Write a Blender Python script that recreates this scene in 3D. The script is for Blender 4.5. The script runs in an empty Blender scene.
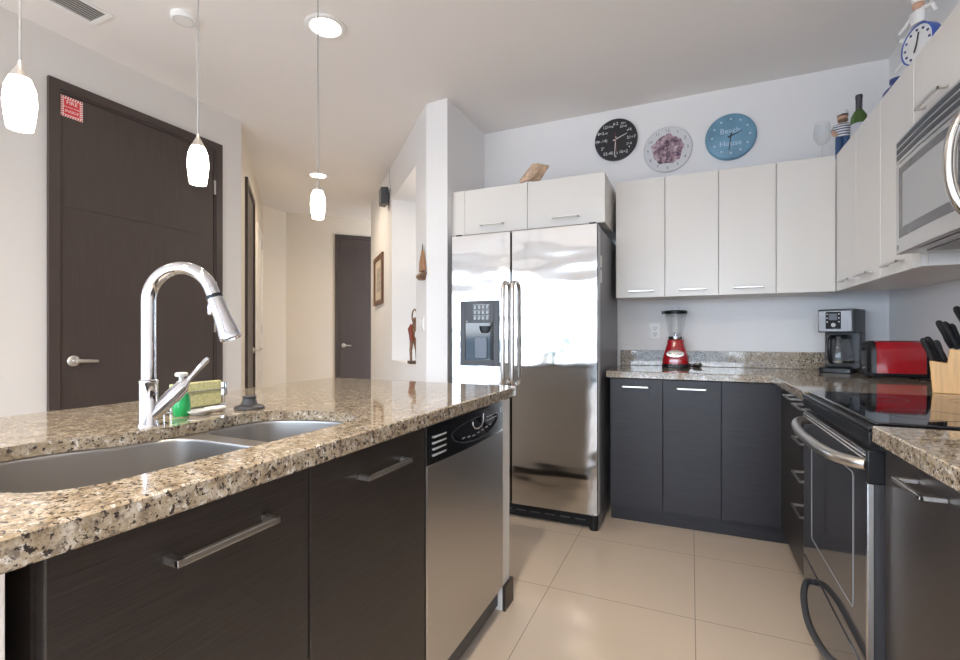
import bpy, bmesh, math, random
from mathutils import Vector, Matrix
random.seed(4)
C = bpy.context.scene.collection
SC = bpy.context.scene

# ------------------------------------------------------------------ camera
cam_d = bpy.data.cameras.new('camera'); cam = bpy.data.objects.new('camera', cam_d); C.objects.link(cam)
cam.location = (0, 0, 1.13)
cam.rotation_euler = (math.pi/2, 0, math.atan(211/475))
cam_d.sensor_width = 36; cam_d.lens = 475/960*36; cam_d.shift_y = 5/960
cam_d.clip_start = .02; cam_d.clip_end = 500
SC.camera = cam

# ------------------------------------------------------------------ world: sky with broken cloud above a sea
W = bpy.data.worlds.new('sky'); SC.world = W; W.use_nodes = True
nt = W.node_tree; nt.nodes.clear()
def wn(t, **k):
    n = nt.nodes.new(t)
    for a, b in k.items(): setattr(n, a, b)
    return n
tc = wn('ShaderNodeTexCoord'); sep = wn('ShaderNodeSeparateXYZ'); nt.links.new(tc.outputs['Generated'], sep.inputs[0])
ramp = wn('ShaderNodeValToRGB'); e = ramp.color_ramp.elements
mr = wn('ShaderNodeMapRange'); mr.inputs[1].default_value = -1; mr.inputs[2].default_value = 1
nt.links.new(sep.outputs['Z'], mr.inputs[0]); nt.links.new(mr.outputs[0], ramp.inputs[0])
e[0].position = .0; e[0].color = (.50, .49, .46, 1)
e[1].position = 1.; e[1].color = (.30, .50, .95, 1)
for p, c in ((.36, (.42, .43, .44, 1)), (.46, (.20, .26, .34, 1)), (.495, (.16, .23, .32, 1)), (.505, (.80, .86, .94, 1)), (.56, (.62, .76, .98, 1)), (.7, (.42, .62, .98, 1))):
    k = e.new(p); k.color = c
mp = wn('ShaderNodeMapping'); mp.inputs['Scale'].default_value = (2, 2, 7); nt.links.new(tc.outputs['Generated'], mp.inputs[0])
nz = wn('ShaderNodeTexNoise'); nz.inputs['Scale'].default_value = 1.6; nz.inputs['Detail'].default_value = 7; nt.links.new(mp.outputs[0], nz.inputs['Vector'])
cr = wn('ShaderNodeValToRGB'); cr.color_ramp.elements[0].position = .42; cr.color_ramp.elements[1].position = .6
nt.links.new(nz.outputs['Fac'], cr.inputs[0])
up = wn('ShaderNodeMath', operation='GREATER_THAN'); up.inputs[1].default_value = .012; nt.links.new(sep.outputs['Z'], up.inputs[0])
mu = wn('ShaderNodeMath', operation='MULTIPLY'); nt.links.new(cr.outputs[0], mu.inputs[0]); nt.links.new(up.outputs[0], mu.inputs[1])
mix = wn('ShaderNodeMix', data_type='RGBA'); nt.links.new(mu.outputs[0], mix.inputs[0]); nt.links.new(ramp.outputs[0], mix.inputs[6])
mix.inputs[7].default_value = (.79, .90, 1.04, 1)
bg = wn('ShaderNodeBackground'); bg.inputs['Strength'].default_value = 9.0
out = wn('ShaderNodeOutputWorld'); nt.links.new(mix.outputs[2], bg.inputs[0]); nt.links.new(bg.outputs[0], out.inputs[0])

# ------------------------------------------------------------------ exposure, light paths
vs = SC.view_settings; vs.view_transform = 'Standard'; vs.look = 'None'; vs.exposure = 0.42; vs.gamma = 1; vs.use_curve_mapping = False
SC.cycles.max_bounces = 10; SC.cycles.diffuse_bounces = 6; SC.cycles.glossy_bounces = 5
SC.cycles.transmission_bounces = 8; SC.cycles.transparent_max_bounces = 10
SC.cycles.sample_clamp_indirect = 6; SC.cycles.use_denoising = True; SC.cycles.caustics_refractive = False; SC.cycles.caustics_reflective = False

CAN_W = 18.0          # recessed lamps, watts of the lamp disc
PEND_E = 5.0          # glow of the pendant glass
def portal(loc, rot, sx, sy):
    d = bpy.data.lights.new('window_portal', 'AREA'); d.shape = 'RECTANGLE'; d.size = sx; d.size_y = sy; d.cycles.is_portal = True
    o = bpy.data.objects.new('window_portal', d); C.objects.link(o); o.location = loc; o.rotation_euler = rot; return o
portal((-1.95, -3.58, 1.27), (math.pi/2, 0, 0), 5.9, 2.4)
portal((-4.98, -2.42, 1.2), (math.pi/2, 0, -math.pi/2), 1.7, 2.3)

# ================================================================== helpers
def tag(o, label=None, cat=None, group=None, kind=None):
    if label: o['label'] = label
    if cat: o['category'] = cat
    if group: o['group'] = group
    if kind: o['kind'] = kind
    return o
def thing(name, label, cat, loc=(0, 0, 0), group=None, rz=0):
    o = bpy.data.objects.new(name, None); C.objects.link(o); o.location = loc; o.rotation_euler = (0, 0, rz)
    o.empty_display_size = .05
    return tag(o, label, cat, group)
def world_loc(o):
    v = Vector((0, 0, 0))
    while o is not None:
        v += Vector(o.location); o = o.parent
    return v
def rot_to(axis):
    return Vector((0, 0, 1)).rotation_difference(Vector(axis).normalized()).to_matrix()

class MB:
    """collects shapes in world coordinates; build() links them as one mesh object"""
    def __init__(s, fmap=None): s.v = []; s.f = []; s.map = fmap
    def add(s, vs_, fs_):
        n = len(s.v); s.v += [tuple(p) for p in vs_]; s.f += [tuple(i+n for i in f) for f in fs_]; return s
    def box(s, x0, x1, y0, y1, z0, z1):
        v = [(x, y, z) for z in (z0, z1) for y in (y0, y1) for x in (x0, x1)]
        return s.add(v, [(0, 2, 3, 1), (4, 5, 7, 6), (0, 1, 5, 4), (2, 6, 7, 3), (0, 4, 6, 2), (1, 3, 7, 5)])
    def obox(s, c, size, R):
        v = [Vector(c) + R @ Vector((a*size[0]/2, b*size[1]/2, d*size[2]/2)) for d in (-1, 1) for b in (-1, 1) for a in (-1, 1)]
        return s.add(v, [(0, 2, 3, 1), (4, 5, 7, 6), (0, 1, 5, 4), (2, 6, 7, 3), (0, 4, 6, 2), (1, 3, 7, 5)])
    def prism(s, poly, z0, z1, axis='z'):
        n = len(poly)
        def P(a, b, h): return (a, b, h) if axis == 'z' else ((a, h, b) if axis == 'y' else (h, a, b))
        v = [P(a, b, z0) for a, b in poly] + [P(a, b, z1) for a, b in poly]
        f = [tuple(range(n))[::-1], tuple(range(n, 2*n))] + [(i, (i+1) % n, n+(i+1) % n, n+i) for i in range(n)]
        return s.add(v, f)
    def lathe(s, prof, c=(0, 0, 0), axis=(0, 0, 1), n=32, sx=1, sy=1, cap=True):
        R = rot_to(axis); c = Vector(c); v = []; f = []
        for r, h in prof:
            for k in range(n):
                a = 2*math.pi*k/n; v.append(c + R @ Vector((r*sx*math.cos(a), r*sy*math.sin(a), h)))
        for i in range(len(prof)-1):
            for k in range(n):
                f.append((i*n+k, i*n+(k+1) % n, (i+1)*n+(k+1) % n, (i+1)*n+k))
        if cap:
            if prof[0][0] > 1e-5: f.append(tuple(range(n))[::-1])
            if prof[-1][0] > 1e-5: f.append(tuple(range((len(prof)-1)*n, len(prof)*n)))
        return s.add(v, f)
    def cyl(s, a, b, r, n=24, r2=None):
        a = Vector(a); b = Vector(b); h = (b-a).length
        return s.lathe([(r, 0), (r if r2 is None else r2, h)], a, b-a, n)
    def ball(s, c, r, n=20, m=10, sq=(1, 1, 1)):
        v = []; f = []; c = Vector(c)
        for i in range(m+1):
            t = math.pi*i/m
            for k in range(n):
                a = 2*math.pi*k/n
                v.append((c.x+r*sq[0]*math.sin(t)*math.cos(a), c.y+r*sq[1]*math.sin(t)*math.sin(a), c.z-r*sq[2]*math.cos(t)))
        for i in range(m):
            for k in range(n): f.append((i*n+k, i*n+(k+1) % n, (i+1)*n+(k+1) % n, (i+1)*n+k))
        return s.add(v, f)
    def tube(s, pts, r, n=12, closed=False, flat=None):
        pts = [Vector(p) for p in pts]; m = len(pts)
        rr = r if isinstance(r, (list, tuple)) else [r]*m
        v = []; f = []; up_ = None
        for i, p in enumerate(pts):
            if closed: t = pts[(i+1) % m]-pts[i-1]
            else: t = pts[min(i+1, m-1)]-pts[max(i-1, 0)]
            t.normalize()
            if up_ is None:
                up_ = Vector((0, 0, 1)) if abs(t.z) < .9 else Vector((1, 0, 0))
            up_ = (up_-t*up_.dot(t)).normalized(); sd = t.cross(up_)
            for k in range(n):
                a = 2*math.pi*k/n
                v.append(p+sd*math.cos(a)*rr[i]*(flat or 1)+up_*math.sin(a)*rr[i])
        for i in range(m if closed else m-1):
            j = (i+1) % m
            for k in range(n): f.append((i*n+k, i*n+(k+1) % n, j*n+(k+1) % n, j*n+k))
        if not closed: f.append(tuple(range(n))[::-1]); f.append(tuple(range((m-1)*n, m*n)))
        return s.add(v, f)
    def loft(s, loops, cap0=True, cap1=True):
        n = len(loops[0]); v = [p for L in loops for p in L]; f = []
        for i in range(len(loops)-1):
            for k in range(n): f.append((i*n+k, i*n+(k+1) % n, (i+1)*n+(k+1) % n, (i+1)*n+k))
        if cap0: f.append(tuple(range(n))[::-1])
        if cap1: f.append(tuple(range((len(loops)-1)*n, len(loops)*n)))
        return s.add(v, f)
    def text(s, txt, size, M, ext=.0004, align='CENTER'):
        cu = bpy.data.curves.new('t', 'FONT'); cu.body = txt; cu.size = size; cu.align_x = align; cu.align_y = 'CENTER'; cu.extrude = ext; cu.resolution_u = 2
        o = bpy.data.objects.new('t', cu); C.objects.link(o)
        dg = bpy.context.evaluated_depsgraph_get(); me = o.evaluated_get(dg).to_mesh()
        s.add([M @ v.co for v in me.vertices], [tuple(p.vertices) for p in me.polygons])
        o.evaluated_get(dg).to_mesh_clear(); bpy.data.objects.remove(o); bpy.data.curves.remove(cu); return s
    def build(s, name, mat, parent=None, bevel=0, smooth=None, recalc=True, seg=2, sub=0):
        me = bpy.data.meshes.new(name); org = world_loc(parent)
        vv = [Vector(s.map(*p)) if s.map else Vector(p) for p in s.v]
        me.from_pydata([p-org for p in vv], [], s.f)
        bm = bmesh.new(); bm.from_mesh(me)
        if recalc: bmesh.ops.recalc_face_normals(bm, faces=bm.faces)
        bm.to_mesh(me); bm.free()
        me.materials.append(mat)
        o = bpy.data.objects.new(name, me); C.objects.link(o)
        if parent is not None: o.parent = parent
        if bevel:
            b = o.modifiers.new('b', 'BEVEL'); b.width = bevel; b.segments = seg; b.limit_method = 'ANGLE'; b.angle_limit = math.radians(40)
        if sub:
            b = o.modifiers.new('s', 'SUBSURF'); b.levels = sub; b.render_levels = sub
        if smooth is None: smooth = 40
        if smooth:
            for p in me.polygons: p.use_smooth = True
            try: me.set_sharp_from_angle(angle=math.radians(smooth))
            except Exception: pass
        return o
def struct(mb, name, mat, label, cat, **k):
    return tag(mb.build(name, mat, **k), label, cat, kind='structure')
def copy_tree(o, parent=None):
    c = o.copy(); C.objects.link(c)
    if parent is not None: c.parent = parent
    for ch in list(o.children): copy_tree(ch, c)
    return c
def rrect(x0, x1, y0, y1, r, n=6):
    P = []
    for cx, cy, a0 in ((x1-r, y1-r, 0), (x0+r, y1-r, 90), (x0+r, y0+r, 180), (x1-r, y0+r, 270)):
        for k in range(n+1):
            a = math.radians(a0+90*k/n); P.append((cx+r*math.cos(a), cy+r*math.sin(a)))
    return P
def catmull(P, per=8, closed=True):
    m = len(P); R = []
    rng = range(m) if closed else range(m-1)
    for i in rng:
        if closed: a, b, c, d = P[i-1], P[i], P[(i+1) % m], P[(i+2) % m]
        else: a, b, c, d = P[max(i-1, 0)], P[i], P[i+1], P[min(i+2, m-1)]
        for k in range(per):
            t = k/per
            R.append(tuple(.5*((2*b[j])+(-a[j]+c[j])*t+(2*a[j]-5*b[j]+4*c[j]-d[j])*t*t+(-a[j]+3*b[j]-3*c[j]+d[j])*t**3) for j in range(len(b))))
    if not closed: R.append(tuple(P[-1]))
    return R

# ================================================================== materials
def nodes(name):
    m = bpy.data.materials.new(name); m.use_nodes = True
    t = m.node_tree; return m, t, t.nodes['Principled BSDF']
def pmat(name, col, rough=.5, metal=0, noise=0, nscale=20, bump=0, bscale=200, stretch=(1, 1, 1), emit=None, es=0, trans=0, ior=1.45, coat=0, spec=.5):
    m, t, b = nodes(name)
    b.inputs['Base Color'].default_value = (*col, 1); b.inputs['Roughness'].default_value = rough; b.inputs['Metallic'].default_value = metal
    b.inputs['Specular IOR Level'].default_value = spec
    if trans: b.inputs['Transmission Weight'].default_value = trans; b.inputs['IOR'].default_value = ior
    if coat: b.inputs['Coat Weight'].default_value = coat; b.inputs['Coat Roughness'].default_value = .05
    if emit: b.inputs['Emission Color'].default_value = (*emit, 1); b.inputs['Emission Strength'].default_value = es
    if noise or bump:
        co = t.nodes.new('ShaderNodeTexCoord'); ma = t.nodes.new('ShaderNodeMapping'); ma.inputs['Scale'].default_value = stretch
        t.links.new(co.outputs['Object'], ma.inputs[0])
    if noise:
        n = t.nodes.new('ShaderNodeTexNoise'); n.inputs['Scale'].default_value = nscale; n.inputs['Detail'].default_value = 5
        t.links.new(ma.outputs[0], n.inputs['Vector'])
        r = t.nodes.new('ShaderNodeValToRGB'); t.links.new(n.outputs['Fac'], r.inputs[0])
        r.color_ramp.elements[0].position = .3; r.color_ramp.elements[1].position = .7
        r.color_ramp.elements[0].color = (*[c*(1-noise) for c in col], 1); r.color_ramp.elements[1].color = (*[min(1, c*(1+noise)) for c in col], 1)
        t.links.new(r.outputs[0], b.inputs['Base Color'])
    if bump:
        n = t.nodes.new('ShaderNodeTexNoise'); n.inputs['Scale'].default_value = bscale; n.inputs['Detail'].default_value = 3
        t.links.new(ma.outputs[0], n.inputs['Vector'])
        bp = t.nodes.new('ShaderNodeBump'); bp.inputs['Strength'].default_value = bump; bp.inputs['Distance'].default_value = .01
        t.links.new(n.outputs['Fac'], bp.inputs['Height']); t.links.new(bp.outputs[0], b.inputs['Normal'])
    return m

def granite(name):
    m, t, b = nodes(name); N = t.nodes.new; L = t.links.new
    co = N('ShaderNodeTexCoord')
    def noise(s, d=6, r=.65, off=0):
        ma = N('ShaderNodeMapping'); ma.inputs['Location'].default_value = (off, off*2, off*.5); L(co.outputs['Object'], ma.inputs[0])
        n = N('ShaderNodeTexNoise'); n.inputs['Scale'].default_value = s; n.inputs['Detail'].default_value = d; n.inputs['Roughness'].default_value = r
        L(ma.outputs[0], n.inputs['Vector']); return n.outputs['Fac']
    def ramp(f, els):
        r = N('ShaderNodeValToRGB'); L(f, r.inputs[0]); ee = r.color_ramp.elements
        ee[0].position, ee[0].color = els[0][0], (*els[0][1], 1); ee[1].position, ee[1].color = els[-1][0], (*els[-1][1], 1)
        for p, c in els[1:-1]:
            k = ee.new(p); k.color = (*c, 1)
        return r.outputs[0]
    def mixc(f, a, bb):
        x = N('ShaderNodeMix'); x.data_type = 'RGBA'; L(f, x.inputs[0])
        L(a, x.inputs[6])
        if isinstance(bb, tuple): x.inputs[7].default_value = (*bb, 1)
        else: L(bb, x.inputs[7])
        return x.outputs[2]
    base = ramp(noise(40, 8, .7), [(.30, (.17, .12, .08)), (.42, (.32, .25, .17)), (.54, (.43, .36, .27)), (.70, (.59, .54, .47))])
    white = ramp(noise(75, 5, .6, 3), [(.58, (0, 0, 0)), (.66, (1, 1, 1))])
    c1 = mixc(white, base, (.70, .67, .62))
    grey = ramp(noise(95, 6, .7, 7), [(.52, (0, 0, 0)), (.62, (1, 1, 1))])
    c2 = mixc(grey, c1, (.20, .165, .135))
    dark = ramp(noise(135, 5, .6, 11), [(.56, (0, 0, 0)), (.60, (1, 1, 1))])
    c3 = mixc(dark, c2, (.045, .037, .033))
    fine = ramp(noise(260, 3, .6, 17), [(.60, (0, 0, 0)), (.68, (1, 1, 1))])
    c4 = mixc(fine, c3, (.10, .07, .05))
    L(c4, b.inputs['Base Color'])
    b.inputs['Roughness'].default_value = .05; b.inputs['Specular IOR Level'].default_value = .8
    return m

def wood_dark(name, col, along='x', rough=.34, var=.42, spec=.5):
    m, t, b = nodes(name); N = t.nodes.new; L = t.links.new
    co = N('ShaderNodeTexCoord'); ma = N('ShaderNodeMapping'); L(co.outputs['Object'], ma.inputs[0])
    ma.inputs['Scale'].default_value = (6, 6, 260) if along == 'h' else (90, 90, 3)
    n = N('ShaderNodeTexNoise'); n.inputs['Scale'].default_value = 1.5; n.inputs['Detail'].default_value = 6; n.inputs['Roughness'].default_value = .7
    L(ma.outputs[0], n.inputs['Vector'])
    r = N('ShaderNodeValToRGB'); L(n.outputs['Fac'], r.inputs[0])
    r.color_ramp.elements[0].position = .3; r.color_ramp.elements[0].color = (*[c*(1-var) for c in col], 1)
    r.color_ramp.elements[1].position = .75; r.color_ramp.elements[1].color = (*[c*(1+var) for c in col], 1)
    L(r.outputs[0], b.inputs['Base Color']); b.inputs['Roughness'].default_value = rough; b.inputs['Specular IOR Level'].default_value = spec
    bp = N('ShaderNodeBump'); bp.inputs['Strength'].default_value = .12; bp.inputs['Distance'].default_value = .002
    L(n.outputs['Fac'], bp.inputs['Height']); L(bp.outputs[0], b.inputs['Normal'])
    return m

def steel(name, col=(.62, .61, .60), rough=.22, along='z', warp=0):
    m, t, b = nodes(name); N = t.nodes.new; L = t.links.new
    b.inputs['Base Color'].default_value = (*col, 1); b.inputs['Metallic'].default_value = 1
    co = N('ShaderNodeTexCoord'); ma = N('ShaderNodeMapping'); L(co.outputs['Object'], ma.inputs[0])
    ma.inputs['Scale'].default_value = (400, 400, 2) if along == 'z' else (3, 3, 500)
    n = N('ShaderNodeTexNoise'); n.inputs['Scale'].default_value = 1; n.inputs['Detail'].default_value = 2; L(ma.outputs[0], n.inputs['Vector'])
    r = N('ShaderNodeMapRange'); r.inputs[3].default_value = rough*.8; r.inputs[4].default_value = rough*1.2
    L(n.outputs['Fac'], r.inputs[0]); L(r.outputs[0], b.inputs['Roughness'])
    if warp:
        m2 = N('ShaderNodeMapping'); m2.inputs['Scale'].default_value = (1.2, 1.2, 3.2); L(co.outputs['Object'], m2.inputs[0])
        w = N('ShaderNodeTexNoise'); w.inputs['Scale'].default_value = 2.2; w.inputs['Detail'].default_value = 1; L(m2.outputs[0], w.inputs['Vector'])
        bp = N('ShaderNodeBump'); bp.inputs['Strength'].default_value = 1; bp.inputs['Distance'].default_value = warp
        L(w.outputs['Fac'], bp.inputs['Height']); L(bp.outputs[0], b.inputs['Normal'])
    return m

def tile_floor():
    m, t, b = nodes('floor_tile'); N = t.nodes.new; L = t.links.new
    co = N('ShaderNodeTexCoord'); ma = N('ShaderNodeMapping'); ma.inputs['Location'].default_value = (.582+.597*20, -2.073+.597*20, 0); L(co.outputs['Object'], ma.inputs[0])
    br = N('ShaderNodeTexBrick'); br.offset = 0; br.squash = 1; br.inputs['Scale'].default_value = 1
    br.inputs['Brick Width'].default_value = .597; br.inputs['Row Height'].default_value = .597; br.inputs['Mortar Size'].default_value = .0018
    br.inputs['Mortar Smooth'].default_value = .2; br.inputs['Bias'].default_value = 0
    br.inputs['Color1'].default_value = (.68, .57, .46, 1); br.inputs['Color2'].default_value = (.69, .58, .47, 1); br.inputs['Mortar'].default_value = (.34, .28, .22, 1)
    L(ma.outputs[0], br.inputs['Vector']); L(br.outputs['Color'], b.inputs['Base Color'])
    b.inputs['Roughness'].default_value = .16; b.inputs['Specular IOR Level'].default_value = .5
    return m
def glass_thin(name, tint=(1, 1, 1), gl=.08):
    m = bpy.data.materials.new(name); m.use_nodes = True; t = m.node_tree; t.nodes.clear(); N = t.nodes.new; L = t.links.new
    tr = N('ShaderNodeBsdfTransparent'); tr.inputs[0].default_value = (*tint, 1)
    g = N('ShaderNodeBsdfGlossy'); g.inputs['Roughness'].default_value = .02
    lw = N('ShaderNodeLayerWeight'); lw.inputs[0].default_value = .25
    ad = N('ShaderNodeMath'); ad.operation = 'MULTIPLY_ADD'; ad.inputs[1].default_value = .18; ad.inputs[2].default_value = gl; L(lw.outputs['Facing'], ad.inputs[0]); ad.use_clamp = True
    mx = N('ShaderNodeMixShader'); L(ad.outputs[0], mx.inputs[0]); L(tr.outputs[0], mx.inputs[1]); L(g.outputs[0], mx.inputs[2])
    o = N('ShaderNodeOutputMaterial'); L(mx.outputs[0], o.inputs[0]); return m

M_wall = pmat('wall_paint', (.86, .855, .86), .6, bump=.03, bscale=160)
M_ceil = pmat('ceiling_paint', (.85, .825, .81), .8)
M_wall_shaded = pmat('wall_paint_shaded', (.71, .685, .66), .6)  # same paint as the other walls; shade put into the colour
M_hall = pmat('hall_paint', (.74, .67, .57), .6)
M_floor = tile_floor()
M_gran = granite('granite')
M_woodH = wood_dark('wenge_horizontal', (.036, .029, .025), 'h', spec=.36)
M_woodB = wood_dark('wenge_window_tint', (.030, .028, .033), 'h', .36, spec=.32)  # same wenge, bluish tint imitates window light reflected on the back run
M_door = wood_dark('wenge_door', (.062, .045, .039), 'v', .42, .2)
M_white = pmat('white_lacquer', (.80, .77, .73), .28)
M_whiteside = pmat('white_carcass', (.78, .74, .70), .4)
M_trimw = pmat('white_trim', (.82, .80, .77), .4)
M_steel = steel('stainless', (.62, .60, .58), .20, 'z')
M_fridge = steel('fridge_steel', (.56, .545, .53), .085, 'z', .006)
M_steelH = steel('stainless_brushed', (.60, .59, .58), .30, 'h')
M_dw = steel('dishwasher_steel', (.60, .57, .54), .36, 'h')
M_sink = steel('sink_steel', (.44, .42, .40), .36, 'h')
M_nickel = pmat('satin_nickel', (.64, .61, .58), .32, 1)
M_chrome = pmat('chrome', (.66, .66, .69), .05, 1)
M_black = pmat('black_plastic', (.008, .009, .011), .28, spec=.35)
M_blackm = pmat('black_matte', (.015, .015, .016), .55)
M_blackg = pmat('black_glass', (.006, .006, .008), .035, spec=.7)
M_greyside = pmat('fridge_side', (.16, .16, .18), .35)
M_dgrey = pmat('dark_grey_plastic', (.05, .052, .06), .4)
M_grey = pmat('grey_plastic', (.30, .30, .31), .4)
M_lgrey = pmat('light_grey', (.55, .56, .58), .4)
M_red = pmat('red_enamel', (.42, .008, .018), .12, coat=1.0)
M_paper = pmat('paper', (.85, .84, .82), .7)
M_ink = pmat('ink', (.02, .02, .025), .6)
M_wht = pmat('white_plastic', (.85, .85, .84), .35)
M_glass = glass_thin('clear_glass', (.98, .985, .985), .025)
M_pane = glass_thin('window_glass', (.98, .99, .99), .03)
M_blockw = pmat('block_wood', (.66, .39, .16), .45, noise=.14, nscale=6, stretch=(18, 18, 1.2))
M_green = pmat('green_soap', (.03, .55, .16), .18, emit=None, trans=.35)
M_sponge = pmat('sponge', (.62, .62, .34), .9, noise=.15, nscale=120, bump=.5, bscale=300)
M_shade = pmat('pendant_glass', (.95, .94, .92), .25, emit=(1.0, .93, .82), es=PEND_E)
M_lamp = pmat('lamp_lens', (1, 1, 1), .5, emit=(1.0, .93, .80), es=10)

# ================================================================== room shell
CE = 2.78
S2 = math.sqrt(.5)
def hp(s, t, z=0): return ((t-s)*S2, (t+s)*S2, z)
struct(MB().box(-8, 3, -8, 9, -.1, 0), 'floor', M_floor, 'polished beige square floor tiles with thin joints', 'floor', smooth=0)
struct(MB().box(-8, 3, -3.75, 9, CE, CE+.1), 'ceiling', M_ceil, 'plain off white flat ceiling', 'ceiling', smooth=0)
struct(MB().box(-1.9, 1.25, 3.58, 3.75, 0, CE), 'wall_back', M_wall, 'white back wall behind the fridge and worktop', 'wall', smooth=0)
struct(MB().box(1.08, 1.25, -3.75, 3.58, 0, CE), 'wall_right', M_wall, 'white right wall behind the range', 'wall', smooth=0)
struct(MB().box(-3.32, -3.17, .45, 2.6, 0, CE), 'wall_left', M_wall_shaded, 'white left wall with shade in its paint, around the dark entry door', 'wall', smooth=0)
# angled hall walls
mb = MB()
A = (-1.55, 2.93); B = (-1.728, 2.947)
n0, n1 = hp(3.63, .863)[:2], hp(4.63, .863)[:2]
Cc = hp(6.05, .863)[:2]; Cb = hp(6.05, 1.25)[:2]
back = (-1.535, 3.58); bb = (-1.535, 3.9)
full = [A, B, Cc, Cb, hp(4.0, 1.5)[:2], (-1.55, 3.58)]
mb.prism(full, 0, .89); mb.prism(full, 2.45, CE)
nb0, nb1 = hp(3.63, 1.17)[:2], hp(4.63, 1.17)[:2]
mb.prism([A, B, n0, nb0, (-1.55, 3.5)], .89, 2.45)
mb.prism([nb0, nb1, hp(4.0, 1.5)[:2], (-1.55, 3.58), (-1.55, 3.5)], .89, 2.45)
mb.prism([n1, Cc, Cb, nb1], .89, 2.45)
struct(mb, 'wall_hall_right', M_wall, 'white angled partition with a tall recessed niche, left of the fridge', 'wall', smooth=0)
mb = MB(hp); mb.box(4.08, 6.54, -.55, -.403, 0, CE)
struct(mb, 'wall_hall_left', M_hall, 'cream angled wall on the left side of the hall', 'wall', smooth=0)
mb = MB(); mb.prism([(-4.95, 4.3), (-4.98, 4.82), (-5.15, 4.82), (-5.15, 4.3)], 0, CE)
struct(mb, 'wall_hall_corner', M_hall, 'short cream wall between the angled hall walls', 'wall', smooth=0)
mb = MB(hp); mb.box(6.9, 7.05, -.2, 2.6, 0, CE)
struct(mb, 'wall_hall_end', M_hall, 'cream wall closing the far end of the hall', 'wall', smooth=0)
struct(MB(hp).box(6.05, 6.9, 2.45, 2.6, 0, CE), 'wall_hall_far', M_hall, 'cream wall round the corner of the hall', 'wall', smooth=0)
# living side behind the camera: glass wall and added side window
struct(MB().box(-5.15, -4.95, -3.75, -3.35, 0, CE).box(-5.15, -4.95, -1.52, .45, 0, CE).box(-5.15, -4.95, -3.35, -1.52, 0, .06).box(-5.15, -4.95, -3.35, -1.52, 2.30, CE),
       'wall_living_left', M_wall, 'white living room wall around the added side window', 'wall', smooth=0)
struct(MB().box(-5.15, -3.32, .45, .6, 0, CE), 'wall_living_return', M_wall, 'white return wall beside the living room', 'wall', smooth=0)
struct(MB().box(-4.95, 1.08, -3.75, -3.55, 2.30, CE).box(-4.95, 1.08, -3.75, -3.55, 0, .06).box(1.0, 1.08, -3.75, -3.55, .06, 2.30),
       'wall_front', M_wall, 'white wall above the window wall behind the camera', 'wall', smooth=0)
fr = MB(); pn = MB()
for i in range(5):
    x0 = -4.95+i*1.19; x1 = x0+1.19
    fr.box(x0, x0+.05, -3.68, -3.60, .06, 2.30).box(x1-.05, x1, -3.68, -3.60, .06, 2.30).box(x0+.05, x1-.05, -3.68, -3.60, .06, .14).box(x0+.05, x1-.05, -3.68, -3.60, 2.24, 2.30)
    pn.box(x0+.05, x1-.05, -3.645, -3.635, .14, 2.24)
wf = struct(fr, 'window_1', M_lgrey, 'grey framed floor to ceiling window behind the camera', 'window', smooth=0); pn.build('pane', M_pane, wf, smooth=0)
fr = MB(); pn = MB()  # unseen window, added to let more daylight into the kitchen
for i in range(2):
    y0 = -3.35+i*.915; y1 = y0+.915
    fr.box(-5.08, -5.0, y0, y0+.05, .06, 2.30).box(-5.08, -5.0, y1-.05, y1, .06, 2.30).box(-5.08, -5.0, y0+.05, y1-.05, .06, .14).box(-5.08, -5.0, y0+.05, y1-.05, 2.24, 2.30)
    pn.box(-5.045, -5.035, y0+.05, y1-.05, .14, 2.24)
wf = struct(fr, 'window_added', M_lgrey, 'grey framed side window added to the living room for daylight', 'window', smooth=0); pn.build('pane', M_pane, wf, smooth=0)

# doors ------------------------------------------------------------
def lever(parent, fmap, a, b, z, d=1, ln=.10, mat=None):
    """round rose and lever; a along the wall, b out of the wall"""
    m = MB(fmap)
    m.lathe([(.030, 0), (.030, .008), (.026, .012), (.012, .014), (.011, .045)], (0, 0, 0), (0, 1, 0), 24)
    m.tube([(0, .045, 0), (.02*d, .047, 0), (ln*d, .047, -.004)], [.011, .011, .008], 10)
    m.v = [(p[0]+a, p[1]+b, p[2]+z) for p in m.v]
    return m.build('door_handle', mat or M_nickel, parent)
def door(name, fmap, a0, a1, b, ztop, ncol, label, hside, hd, levers=True, grooves=(.72, 1.21, 1.84), mat=None):
    """a along the wall, b = wall face, +b into the room"""
    mat = mat or M_door
    cw = .05
    f = MB(fmap); f.box(a0, a0+cw, b, b+.022, 0, ztop).box(a1-cw, a1, b, b+.022, 0, ztop).box(a0+cw, a1-cw, b, b+.022, ztop-cw, ztop)
    f.box(a0+cw, a0+cw+.005, b, b+.011, 0, ztop-cw).box(a1-cw-.012, a1-cw, b, b+.014, 0, ztop-cw).box(a0+cw+.005, a1-cw-.012, b, b+.014, ztop-cw-.012, ztop-cw)
    root = struct(f, name, mat, label, 'door', smooth=0)
    lf = MB(fmap); z0 = .008; zz = [z0, *grooves, ztop-cw-.015]
    for i in range(len(zz)-1): lf.box(a0+cw+.007, a1-cw-.015, b, b+.008, zz[i]+(.003 if i else 0), zz[i+1]-(.003 if i < len(zz)-2 else 0))
    lf.box(a0+cw+.007, a1-cw-.015, b, b+.0045, z0, ztop-cw-.015)
    lf.build('door_leaf', mat, root, smooth=0)
    if levers:
        lever(root, fmap, (a0+cw+.065) if hside < 0 else (a1-cw-.065), b+.008, .985, hd)
        for z in (.25, 1.2, 2.2):
            h = MB(fmap); ah = (a1-cw-.006) if hside < 0 else (a0+cw+.006)
            h.box(ah-.008, ah+.008, b+.008, b+.018, z-.05, z+.05); h.build('hinge', M_nickel, root)
    return root
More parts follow.
